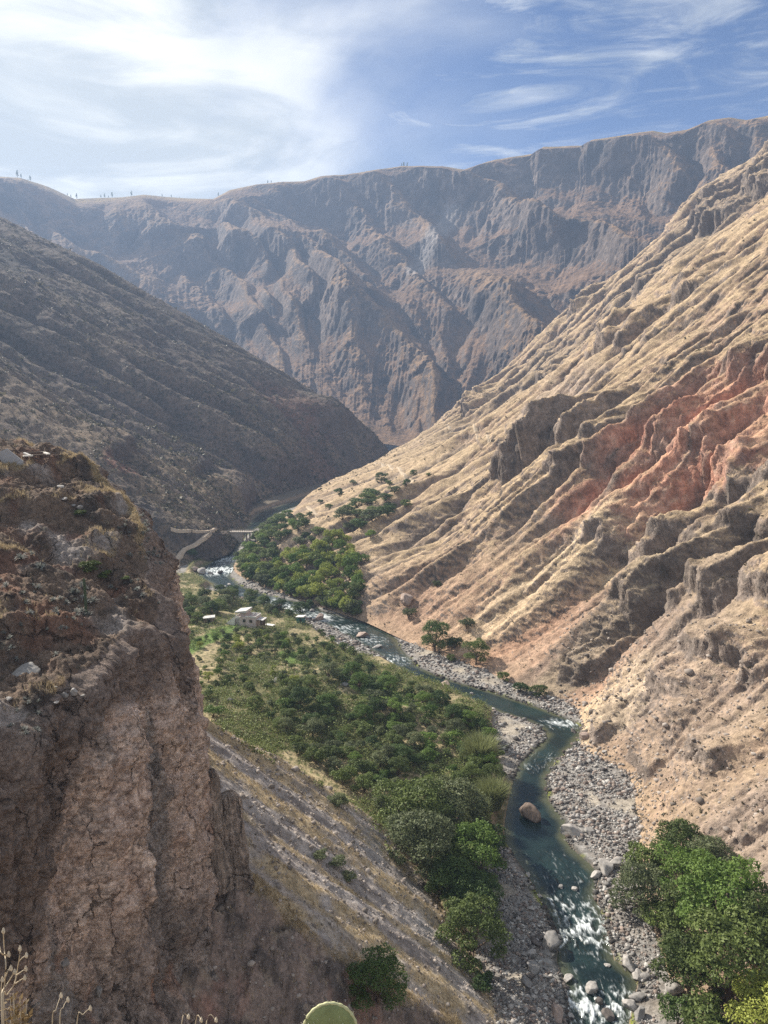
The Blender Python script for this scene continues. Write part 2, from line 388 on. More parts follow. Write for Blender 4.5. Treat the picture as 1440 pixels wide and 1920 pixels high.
def build_floor():
    nr, nc = int(900 * QUAL), int(720 * QUAL)
    Y = 58 * np.exp(np.linspace(0, math.log(800 / 58.0), nr))
    S = np.linspace(-0.50, 0.52, nc)
    x = Y[:, None] * S[None, :]; y = np.repeat(Y[:, None], nc, 1)
    z, d, side, gm = bank_height(x, y)
    ter = (side < 0) & (gm < 0.5)
    hum = fbm(x / 14, y / 14, 0, 4) * 1.3 + fbm(x / 4, y / 4, 2, 3) * 0.35
    z = z + hum * smooth(2, 10, d) * (1 - gm) * np.where(side < 0, 1, 0)
    # small field terraces near the house
    z = z + gm * (fbm(x / 2.2, y / 2.2, 5, 4) * 0.22 + fbm(x / 9, y / 9, 5, 2) * 0.3) * smooth(-0.6, 1.0, d)
    zs, p1, p2, n = scree(x, y)
    rill = ridged(y / 7.0 + 0.3 * fbm(x / 20, y / 20), x / 60, 1, 3) * 1.1 - 0.5 + fbm(x / 3, y / 3, 4, 5) * 0.55
    gul = fbm(x / 6, y / 6, 8, 5) * 1.8 + ridged(x / 5, y / 12, 3, 4) * 1.4 - 0.6 + blocky(x / 2.4, y / 2.4, 5, 4, 5) * 1.1 + fbm(x / .9, y / .9, 6, 3, .6) * .3
    south = smooth(-.5, .9, p1 - p2)
    zs = zs + rill * (1 - south) * smooth(6, 0, n) + gul * south
    is_scree = smooth(-0.7, 0.4, zs - z)
    z = np.maximum(z, zs)
    z = np.maximum(z, -1.5 + datum(y))
    P = np.stack([x, y, z], -1)
    nz = grid_normals(P)[..., 2]; nz = np.abs(nz)
    # ---- soil colours
    n1 = fbm(x / 5, y / 5, 9, 5); n2 = fbm(x / 1.3, y / 1.3, 4, 4); n3 = fbm(x / 20, y / 20, 6, 3)
    sand = smooth(.12, .32, fbm(x / 9, y / 9, 77, 3)) * smooth(2, 5, d)
    c = np.zeros(P.shape) + np.array([.22, .20, .18])
    c = mixc(c, [.30, .285, .265], smooth(-.3, .4, n2))
    c = mixc(c, [.20, .165, .13], (smooth(-.1, .45, n1) * .6))
    c = mixc(c, [.36, .315, .255], sand); c = mixc(c, [.10, .095, .085], smooth(1.1, .2, d))
    alg = smooth(1.6, .1, d) * smooth(.05, .3, fbm(x / 6, y / 6, 21, 3)) * (d > -1.5)
    c = mixc(c, [.17, .19, .035], alg)
    c = mixc(c, [.05, .055, .045], smooth(0.0, -.5, d))
    green = np.zeros(P.shape) + np.array([.135, .125, .060])
    green = mixc(green, [.20, .165, .085], smooth(-.15, .4, n1))
    green = mixc(green, [.36, .29, .17], smooth(-.02, .25, n3 + .5 * n1))
    green = mixc(green, [.075, .085, .035], smooth(-.1, .4, n2))
    green = mixc(green, [.13, .105, .075], smooth(405, 440, y))
    c = mixc(c, [0, 0, 0], (1 - gm) * (side < 0)) + green * ((1 - gm) * (side < 0))[..., None]
    for pg in ([(345, 1222), (400, 1190), (448, 1168), (460, 1178), (400, 1215), (350, 1245)], [(640, 1275), (700, 1262), (800, 1312), (780, 1325), (690, 1300)], [(520, 1222), (570, 1215), (590, 1232), (540, 1240)]):
        pl = smooth(1.5, -1.0, poly_dist(plan(pg, 6.0), x, y) + 2 * n1) * (side < 0); c = mixc(c, [.11, .19, .04], pl * .85)
    # steep little bluffs: bare earth
    c = mixc(c, [.27, .20, .14], smooth(.86, .68, nz) * (d > 0))
    # scree: grey debris, strips of dry grass down the fall line, reddish earth in the gully
    sc = np.zeros(P.shape) + np.array([.36, .32, .29])
    sc = mixc(sc, [.25, .215, .195], smooth(-.2, .4, fbm(x / 9, y / 2.5, 3, 5)))
    strip = smooth(.74, .92, 1 - np.abs(perlin((y + .12 * x) / 8.5 + .14 * fbm(x / 25, y / 25, 7) + 2.2, x / 400, 3.0)) * 1.5) * smooth(-.35, .1, n1 + .05)
    crest = smooth(2.8, .2, np.abs(n + 1.1)) * smooth(-.5, .1, n1 + .1)
    sc = mixc(sc, [.44, .345, .215], np.clip(np.maximum(strip * .95, crest), 0, 1))
    red = np.zeros(P.shape) + np.array([.235, .18, .15])
    red = mixc(red, [.30, .165, .125], smooth(.12, .4, fbm(x / 7, y / 7, 30, 3)) * .8)
    red = mixc(red, [.12, .098, .085], smooth(-.05, .3, fbm(x / 4, y / 4, 33, 4))); red = mixc(red, [.34, .27, .21], smooth(.12, .3, fbm(x / 2.4, y / 2.4, 37, 4)) * .6)
    sc = mixc(sc, [0, 0, 0], south) + red * south[..., None]
    edge = smooth(1.2, .2, np.abs(p1 - p2)) * smooth(-.3, .2, n1)
    sc = mixc(sc, [.40, .31, .19], edge * .7)
    c = mixc(c, [0, 0, 0], is_scree) + sc * is_scree[..., None]
    FLOOR.update(edge=np.clip(smooth(1.4, .2, np.abs(p1 - p2)) * smooth(-.3, .2, n1) + .10 * south * smooth(.0, .3, n2), 0, 1) * is_scree, z=z, c=np.log(800 / 58.0), nr=nr, nc=nc, strip=np.maximum(strip * .95, crest) * (1 - south) * is_scree, x=x, y=y, pale=smooth(.05, .35, n3 + .5 * n1))
    me = mesh_from('valley_floor', P.reshape(-1, 3), grid_faces(nr, nc))
    set_color(me, c)
    o = link('valley_ground', me, terrain_mat('valley_soil', 3.0, 0.25, 0.7, mid=.9, mid_lo=.62, mid_hi=1.25), kind='structure')
    return o

# ------------------------------------------------------------------ hillsides lofted from a foot line up the fall line
class Slope: pass

def loft(stations, nu, nv, power=1.6):
    """stations: (x, y, z, bearing of the uphill direction in degrees, [(run, rise) ...], length)"""
    v = np.linspace(0, 1, nv) ** power
    B = np.array([s[:3] for s in stations], float); th = np.radians([s[3] for s in stations]); Ls = np.array([s[5] for s in stations], float)
    H = np.array([np.interp(v * s[5], [a for a, b in s[4]], [b for a, b in s[4]]) for s in stations])
    ker = np.ones(9) / 9                                        # round the profile's corners
    H = np.array([np.convolve(np.pad(h, 4, mode='reflect', reflect_type='odd'), ker, 'valid') for h in H])
    seg = np.concatenate([[0], np.cumsum(np.hypot(*np.diff(B[:, :2], axis=0).T))])
    view = np.concatenate([[0], np.cumsum(np.hypot(*np.diff(B[:, :2], axis=0).T) / (np.hypot(B[1:, 0], B[1:, 1]) * .5 + np.hypot(B[:-1, 0], B[:-1, 1]) * .5))])
    q = np.interp(np.linspace(0, view[-1], nu), view, np.arange(len(stations))) / (len(stations) - 1)
    b = resample(B, nu, q); t = resample(np.c_[th, Ls, seg], nu, q); h = resample(H, nu, q)
    S = Slope()
    S.d = t[:, 1:2] * v[None, :]; S.s = np.repeat(t[:, 2:3], nv, 1)
    S.P = np.stack([b[:, 0:1] + np.cos(t[:, 0:1]) * S.d, b[:, 1:2] + np.sin(t[:, 0:1]) * S.d, b[:, 2:3] + h], -1)
    S.nu, S.nv = nu, nv
    return S

def sd_at(S, px, py):
    """slope coordinates (along the foot, up the fall line) of the surface point nearest the camera along a sight line"""
    X, Y, D = S.proj
    k = np.where((np.abs(X - px) < 9) & (np.abs(Y - py) < 9) & (D > 0))
    if len(k[0]) == 0:
        r = (X - px) ** 2 + (Y - py) ** 2; j = np.unravel_index(np.argmin(r), r.shape)
    else:
        m = np.argmin(D[k]); j = (k[0][m], k[1][m])
    return S.s[j], S.d[j]

def blob(S, px, py, rs, rd, skew=0.0, soft=.5, wob=.35, seed=0):
    """a soft-edged patch on a slope around the surface point seen at a picture position; rs/rd are its half sizes in metres"""
    s0, d0 = sd_at(S, px, py)
    a = (S.s - s0 - skew * (S.d - d0)) / rs; b = (S.d - d0) / rd
    r = np.hypot(a, b) + wob * fbm(S.s / (rs * .8) + seed, S.d / (rd * .8), seed, 4)
    return smooth(1 + soft * .5, 1 - soft * .5, r)

def bump_cliff(S, px, py, half_s, height, fade, width=4.0, rough=6.0, seed=0):
    """raise the slope above a scarp: a steep rock step `height` m high, `half_s` m to each side, fading upslope over `fade` m"""
    s0, d0 = sd_at(S, px, py)
    line = d0 + rough * fbm((S.s) / 16 + seed, 0 * S.s + seed, 0, 4) * 1.6
    m = smooth(half_s * 1.15, half_s * .8, np.abs(S.s - s0))
    up = smooth(0, width, S.d - line) * smooth(fade, fade * .25, S.d - line)
    return m * up * height, m * smooth(-1, width * .2, S.d - line) * smooth(width * 1.6, width * .9, S.d - line)

def build_right():
    near = [(0, 0), (9, 5), (40, 31), (200, 162), (500, 392), (900, 640)]
    st = []
    def S_(px, py, th, prof, Lg, dz=.6):
        p = at_river(px, py, dz); st.append((p[0], p[1], p[2], th, prof, Lg))
    st.append((120, 980, 14, 22, [(0, 0), (60, 40), (400, 300), (900, 640)], 800))
    st.append((50, 850, 11, 22, [(0, 0), (30, 26), (110, 84), (220, 172), (420, 330), (900, 650)], 800))
    st.append((2, 735, 8, 20, [(0, 0), (22, 32), (110, 86), (220, 174), (420, 332), (900, 640)], 800))
    st.append((-30, 630, 7, 18, [(0, 0), (12, 18), (45, 31), (110, 58), (180, 106), (300, 196), (420, 290), (900, 620)], 800))
    st.append((-58, 530, 6, 15, [(0, 0), (14, 16), (60, 28), (120, 48), (180, 86), (300, 180), (600, 410), (900, 600)], 780))
    st.append((-69, 445, 5, 12, [(0, 0), (15, 11), (45, 20), (100, 42), (160, 84), (280, 176), (600, 415), (900, 600)], 760))
    S_(441, 1055, 9, [(0, 0), (20, 7), (65, 19), (110, 42), (180, 92), (300, 185), (600, 420), (900, 600)], 740)
    S_(458, 1085, 8, [(0, 0), (20, 7), (60, 18), (100, 40), (180, 100), (300, 195), (600, 425), (900, 600)], 700)
    S_(520, 1110, 8, [(0, 0), (20, 8), (55, 21), (90, 42), (180, 112), (300, 208), (600, 430), (900, 620)], 660)
    S_(600, 1138, 9, [(0, 0), (20, 10), (50, 27), (90, 56), (180, 128), (300, 222), (600, 440), (900, 640)], 620)
    S_(680, 1165, 10, [(0, 0), (15, 10), (45, 33), (100, 75), (200, 152), (500, 385), (900, 640)], 580)
    S_(735, 1190, 11, near, 540); S_(795, 1217, 12, near, 500); S_(850, 1238, 13, near, 470)
    S_(905, 1258, 13, near, 450); S_(960, 1285, 13, near, 420); S_(1020, 1305, 12, near, 400)
    S_(1065, 1322, 12, near, 390); S_(1090, 1352, 12, near, 380); S_(1090, 1395, 11, near, 370)
    S_(1125, 1425, 10, near, 360); S_(1172, 1455, 9, near, 350); S_(1190, 1520, 8, near, 340)
    S_(1196, 1590, 6, near, 330); S_(1200, 1650, 5, near, 330); S_(1215, 1720, 3, near, 320); S_(1240, 1800, 0, near, 320)
    S_(1275, 1890, -3, near, 310); S_(1300, 1990, -6, near, 300); S_(1330, 2150, -10, near, 300)
    S = loft(st, int(1150 * QUAL), int(640 * QUAL), 1.75)
    S.proj = project(S.P)
    s, d, P = S.s, S.d, S.P
    z0 = P[..., 2].copy()
    nearf = smooth(560, 250, P[..., 1])                          # 1 on the near slope
    base = lambda s, d: fbm(s / 120, d / 140, 3, 4) * 17 + (ridged(s / 58 + .45 * fbm(s / 80, d / 80, 4, 3), d / 240, 5, 3) - .45) * 7
    hard = lambda s, d: .22 + .78 * smooth(-.22, .22, fbm(s / 45, d / 30, 9, 4))
    r1, g1 = worn(S, base, .78, 0.95, 5, coarse=3, hard_fn=hard, kc=3.2, kf=3.0)
    bench = smooth(350, 480, P[..., 1]) * smooth(135, 60, d) * smooth(760, 640, P[..., 1])
    disp = r1 * smooth(0, 15, d) * (.95 + .35 * smooth(300, 800, P[..., 1])) * (1 - .75 * bench)
    disp += fbm(P[..., 0] / 7, P[..., 1] / 7, P[..., 2] / 7, 5, .6) * 1.1 * smooth(0, 12, d)
    strt = ridged(s / 12 + .25 * fbm(s / 60, d / 90, 41, 3), d / 320, 43, 3, .5) - .45      # long straight rills
    disp += strt * 2.6 * smooth(2, 25, d) * (1 - .7 * bench) * (.55 + .9 * smooth(-.25, .2, fbm(s / 70, d / 90, 44, 3)))
    nrm = np.stack([-.6 + 0 * s, -.12 + 0 * s, .79 + 0 * s], -1)
    P += nrm * disp[..., None]
    # rock scarps
    rock = np.zeros(s.shape)
    for (px, py, hs, h, fade, w, ro, sd) in [
            (930, 885, 14, 11, 44, 6, 9, 1), (1000, 850, 18, 10, 40, 6, 9, 2), (1060, 870, 14, 6, 26, 5, 8, 3),
            (1200, 1150, 11, 5.5, 22, 3, 5, 4), (1300, 1130, 15, 6, 24, 3, 6, 5), (1410, 1140, 10, 5.5, 20, 3, 4, 6),
            (1060, 1270, 5, 6, 22, 5, 8, 7), (1130, 1010, 14, 5, 20, 4, 8, 8), (1260, 840, 18, 6, 26, 4, 10, 9),
            (1300, 1240, 8, 3, 10, 2, 4, 10), (1240, 1300, 8, 3, 9, 2, 4, 11), (1380, 1270, 7, 3, 10, 2, 4, 12),
            (1190, 1440, 6, 2.5, 8, 2, 3, 13), (1300, 1440, 7, 2.5, 8, 2, 3, 14), (1100, 1370, 5, 3.5, 10, 2.5, 4, 15),
            (1120, 640, 24, 8, 34, 6, 14, 16), (1000, 700, 26, 9, 36, 6, 14, 17), (1260, 560, 28, 8, 34, 6, 14, 18),
            (1380, 700, 20, 6, 26, 5, 12, 19), (1300, 420, 60, 17, 70, 12, 22, 20), (1390, 360, 50, 15, 70, 12, 22, 21),
            (860, 760, 34, 9, 36, 8, 14, 22), (1380, 900, 16, 6, 22, 4, 9, 23), (1150, 800, 16, 5, 22, 4, 9, 24),
            (1180, 540, 26, 9, 40, 7, 14, 25), (1400, 1010, 10, 4, 12, 3, 5, 26), (1230, 1010, 12, 4, 14, 3, 6, 27), (1060, 560, 24, 9, 40, 7, 12, 28)]:
        up, face = bump_cliff(S, px, py, hs, h, fade, w, ro, sd)
        col = 1 + .55 * blocky(s / 5, d / 6, sd, 4, 6)               # broken blocks on the scarp
        P[..., 2] += up * col * .72; P[..., 0] -= up * .36 * col
        rock = np.maximum(rock, face)
    craggy = np.clip(np.maximum(rock, smooth(.05, .3, fbm(s / 45, d / 30, 9, 4) * -1) * .55) + .03, 0, 1)   # resistant beds stand out broken
    far_k = np.clip(P[..., 1] / 320, .6, 2.2)
    crag = blocky(P[..., 0] / (5 * far_k), P[..., 1] / (5 * far_k), P[..., 2] / (3 * far_k), 4, 6)
    P += nrm * (craggy * crag * 3.0 * far_k * smooth(0, 10, d) * (1 - .8 * bench))[..., None]
    Nq = grid_normals(P); stp = smooth(.74, .5, np.abs(Nq[..., 2])) * smooth(4, 12, d)
    P += Nq * np.sign(Nq[..., 2:3]) * (stp * (blocky(P[..., 0] / (1.9 * far_k), P[..., 1] / (1.9 * far_k), P[..., 2] / (1.3 * far_k), 3, 5)) * 1.3 * far_k)[..., None]
    # badland of red earth: sharp little buttresses
    red = np.maximum.reduce([blob(S, 1130, 885, 8.0, 14.0, 0, .8, .9, 3), blob(S, 1180, 845, 14.9, 22.5, 0, .8, .9, 4), blob(S, 1255, 800, 18.9, 22.5, 0, .8, .9, 5), blob(S, 1230, 890, 13.5, 15.0, 0, .8, .9, 42),
                             blob(S, 1340, 750, 18.9, 20.0, 0, .9, .9, 6) * .9, blob(S, 1420, 720, 16.2, 20.0, 0, .9, .9, 9) * .85, blob(S, 1300, 690, 10, 10, 0, .9, .9, 10) * .6, blob(S, 1330, 840, 10, 10, 0, .9, .9, 43) * .7, blob(S, 1410, 820, 10, 12, 0, .9, .9, 44) * .7])
    red = red * smooth(-.45, .15, fbm(s / 8, d / 22, 77, 4))
    P[..., 2] += red * blocky(s / 6, d / 9, 14, 4, 6) * 4.5
    tuss = (ridged(s / 5, P[..., 2] / 1.5, 17, 3) - .5) * .34 * smooth(0, 15, d)   # grass terracettes along the contour
    P[..., 2] += tuss
    P[..., 2] += fbm(P[..., 0] / 1.7, P[..., 1] / 1.7, P[..., 2] / 1.7, 4, .6) * .38 * smooth(0, 6, d)
    Nn = grid_normals(P); nz = np.abs(Nn[..., 2])
    # ---- earth, grass and rock
    n1 = fbm(s / 26, d / 60, 3, 5); n2 = fbm(P[..., 0] / 4, P[..., 1] / 4, P[..., 2] / 4, 5, .6); n3 = fbm(s / 90, d / 140, 7, 4)
    soil = np.zeros(P.shape) + np.array([.300, .212, .152])
    soil = mixc(soil, [.38, .262, .185], smooth(-.1, .4, n3))
    soil = mixc(soil, [.25, .20, .165], smooth(.0, .4, -n3 + .4 * n1))
    grass = np.zeros(P.shape) + np.array([.43, .32, .20])
    grass = mixc(grass, [.33, .24, .155], smooth(-.1, .4, n2))
    gm = smooth(.60, .80, nz + .16 * n2 + .15 * n1) * smooth(-.55, .05, n1 + .5 * n3 + .15)
    gm = gm * (.35 + .65 * smooth(-1.6, .6, g1 + 1.2 * n2)); gm = np.maximum(gm, .85 * smooth(.4, 1.8, g1 + 1.5 * n2) * smooth(.5, .68, nz))
    lowbare = smooth(46, 14, d) * nearf                          # bare pinkish earth near the river
    gm *= 1 - .55 * lowbare
    soil = mixc(soil, [.175, .14, .115], smooth(-.6, -2.6, g1 + 1.5 * n2) * .85)
    c = soil * (1 - gm[..., None]) + grass * gm[..., None]
    pink = blob(S, 960, 1170, 60, 26, 0, .8, .6, 1)
    c = mixc(c, [.40, .245, .165], pink * .65 * (1 - gm))
    orange = np.maximum.reduce([blob(S, 1010, 1090, 8, 34, 0, .7, .5, 11), blob(S, 930, 1180, 10, 18, 0, .7, .5, 12), blob(S, 1150, 1290, 6, 20, 0, .7, .5, 13)])
    c = mixc(c, [.43, .245, .155], orange * .35)
    yel = np.maximum.reduce([blob(S, 1050, 1030, 12, 34, 0, .6, .5, 15), blob(S, 1140, 1180, 7, 26, 0, .6, .5, 16), blob(S, 1110, 1000, 12, 16, 0, .6, .5, 17), blob(S, 1130, 1330, 12, 14, 0, .6, .5, 18)])
    c = mixc(c, [.55, .43, .28], yel * .7)
    rcol = np.zeros(P.shape) + np.array([.185, .15, .125])
    rcol = mixc(rcol, [.28, .22, .18], smooth(-.2, .4, n2)); rcol = mixc(rcol, [.085, .075, .068], smooth(.1, .5, fbm(s / 5, d / 18, 40, 4)))
    bed = ridged(P[..., 2] / 3.4 + .5 * n1, s / 70, 71, 3); rcol = mixc(rcol, [.10, .085, .075], smooth(.55, .8, bed) * .6); rcol = mixc(rcol, [.31, .25, .21], smooth(.35, .12, bed) * .45)
    rm = np.maximum(smooth(.60, .44, nz + .14 * n2), rock * smooth(.8, .55, nz))
    c = mixc(c, [0, 0, 0], rm) + rcol * rm[..., None]
    dark = np.maximum.reduce([blob(S, 1300, 440, 90, 70, 0, .8, .6, 20), blob(S, 1000, 690, 70, 50, 0, .9, .7, 21), blob(S, 1060, 1240, 9, 22, 0, .5, .4, 22), blob(S, 1390, 330, 90, 60, 0, .8, .6, 23),
                              blob(S, 1330, 1090, 22, 18, 0, .8, .6, 24), blob(S, 1230, 1100, 18, 16, 0, .8, .6, 25)])
    c = mixc(c, [.14, .115, .095], dark * .6 * (1 - .6 * gm))
    redc = np.zeros(P.shape) + np.array([.53, .235, .15]); redc = mixc(redc, [.57, .36, .265], smooth(-.05, .4, n2)); redc = mixc(redc, [.27, .10, .07], smooth(.05, .45, fbm(s / 7, d / 14, 50, 4)))
    red = red * (.55 + .45 * smooth(-.2, .25, n2)); c = mixc(c, [0, 0, 0], red * .92) + redc * (red * .92)[..., None]
    grey = np.maximum.reduce([blob(S, 1250, 1240, 16, 22, 0, .9, .7, 30), blob(S, 1330, 1330, 18, 12, 0, .9, .7, 31), blob(S, 1030, 730, 40, 20, 0, .9, .7, 32), blob(S, 1400, 1560, 16, 8, 0, .9, .7, 33)])
    c = mixc(c, [.29, .235, .20], grey * .4)
    c = mixc(c, [.10, .095, .06], smooth(.34, .5, fbm(P[..., 0] / 1.8, P[..., 1] / 1.8, P[..., 2] / 1.8, 3)) * .55)   # low thorn scrub
    me = mesh_from('right_hill', P.reshape(-1, 3), grid_faces(S.nu, S.nv)[:, ::-1])
    set_color(me, c)
    S.o = link('sunlit_hillside', me, terrain_mat('dry_hillside', 1.6, 0.11, 0.8, mid=.42, dist=.9), kind='structure')
    S.P = P; S.proj = project(P)
    return S

def build_left():
    far = [(0, 0), (30, 36), (60, 62), (200, 140), (350, 218), (500, 284), (900, 420)]
    mid = [(0, 0), (20, 18), (45, 32), (110, 66), (200, 116), (350, 200), (500, 272), (900, 410)]
    nr = [(0, 0), (30, 14), (100, 50), (200, 100), (350, 178), (500, 250), (900, 400)]
    st = [(-165, 140, 9, 176, nr, 700), (-140, 230, 8, 177, nr, 700), (-118, 310, 7, 178, nr, 720)]
    for px, py, th, pr in [(322, 1070, 176, nr), (352, 1058, 173, nr), (398, 1050, 171, mid), (432, 1036, 170, mid), (446, 1012, 169, mid)]:
        p = at_river(px, py, .8); st.append((p[0], p[1], p[2], th, pr, 740))
    st += [(-86, 470, 5, 168, mid, 760), (-90, 540, 6, 167, mid, 780), (-58, 640, 7, 165, far, 800), (-16, 725, 8, 162, far, 820), (16, 765, 9, 159, far, 840),
           (14, 800, 10, 158, [(a, b * .9) for a, b in far], 840), (-40, 860, 12, 158, [(a, b * .7) for a, b in far], 840), (-90, 960, 16, 160, [(a, b * .4) for a, b in far], 840)]
    S = loft(st, int(760 * QUAL), int(560 * QUAL), 1.5)
    S.proj = project(S.P); s, d, P = S.s, S.d, S.P
    base = lambda s, d: fbm(s / 150, d / 200, 4, 3) * 13 + (ridged(s / 60 + .4 * fbm(s / 90, d / 110, 5, 3), d / 380, 3, 3) - .45) * 7
    r1, g1 = worn(S, base, .62, 1.5, 15, coarse=3, hard_fn=lambda s, d: .25 + .75 * smooth(-.22, .22, fbm(s / 60, d / 50, 19, 4)), kc=2.6, kf=2.4)
    disp = r1 * smooth(3, 50, d) * .85 + smooth(0, 20, d) * fbm(P[..., 0] / 9, P[..., 1] / 9, P[..., 2] / 9, 5, .6) * 1.8
    disp *= .45 + .55 * smooth(840, 640, P[..., 1] - .36 * d)
    rock = np.zeros(s.shape)
    P += np.array([.5, -.15, .85]) * disp[..., None]
    for (px, py, hs, h, fade, w, ro, sd) in [(425, 1022, 14, 3, 20, 5, 3, 1), (640, 800, 30, 14, 60, 9, 8, 2), (560, 900, 30, 12, 50, 8, 8, 3), (250, 850, 26, 8, 40, 6, 6, 4),
                                             (480, 960, 26, 10, 40, 7, 6, 5), (390, 880, 24, 6, 30, 5, 6, 6)]:
        up, face = bump_cliff(S, px, py, hs, h, fade, w, ro, sd)
        P[..., 2] += up * .85; P[..., 0] += up * .4; rock = np.maximum(rock, face)
    scrub = fbm(P[..., 0] / 1.6, P[..., 1] / 1.6, P[..., 2] / 1.6, 3)
    P[..., 2] += np.maximum(scrub - .12, 0) * 2.2 * smooth(3, 15, d) + (ridged(s / 7, P[..., 2] / 1.6, 17, 2) - .5) * .4
    Nn = grid_normals(P); nz = np.abs(Nn[..., 2])
    n1 = fbm(s / 30, d / 70, 3, 5); n2 = fbm(P[..., 0] / 5, P[..., 1] / 5, P[..., 2] / 5, 5, .6); n3 = fbm(s / 100, d / 160, 7, 4)
    c = np.zeros(P.shape) + np.array([.185, .145, .115])
    c = mixc(c, [.25, .195, .135], smooth(-.1, .4, n1 + .3 * n2))
    c = mixc(c, [.13, .115, .10], smooth(.0, .4, n3))
    c = mixc(c, [.235, .19, .145], smooth(.5, 2.5, g1 + 1.5 * n2) * .7); c = mixc(c, [.105, .09, .078], smooth(-.5, -2.5, g1 + 1.5 * n2) * .7)
    low = smooth(150, 40, d) * smooth(640, 480, P[..., 1])
    c = mixc(c, [.33, .25, .155], low * smooth(-.25, .35, n1 + .4 * n2) * .7)
    pale = np.maximum.reduce([blob(S, 270, 850, 9, 30, 0, .6, .5, 1), blob(S, 60, 740, 60, 26, 0, .9, .8, 2) * .7, blob(S, 500, 920, 14, 20, 0, .7, .6, 3) * .6, blob(S, 130, 800, 40, 14, 0, .9, .8, 4) * .6])
    c = mixc(c, [.36, .275, .18], pale * .7)
    redp = np.maximum.reduce([blob(S, 235, 865, 10, 10, 0, .6, .5, 5), blob(S, 560, 760, 30, 34, 0, .9, .7, 6) * .6, blob(S, 620, 880, 24, 20, 0, .9, .7, 7) * .4, blob(S, 540, 730, 14, 24, 0, .9, .7, 8) * .5])
    c = mixc(c, [.27, .135, .095], redp * .8)
    rm = np.maximum(smooth(.52, .38, nz), rock * .8)
    c = mixc(c, [.155, .13, .112], rm)
    c = mixc(c, [.052, .056, .038], smooth(.06, .26, scrub) * .82 * (1 - .6 * pale) * (1 - rm))
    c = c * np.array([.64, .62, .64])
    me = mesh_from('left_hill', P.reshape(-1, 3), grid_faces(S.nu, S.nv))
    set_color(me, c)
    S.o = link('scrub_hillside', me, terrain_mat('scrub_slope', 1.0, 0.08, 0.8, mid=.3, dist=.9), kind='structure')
    S.P = P; S.proj = project(P)
    return S

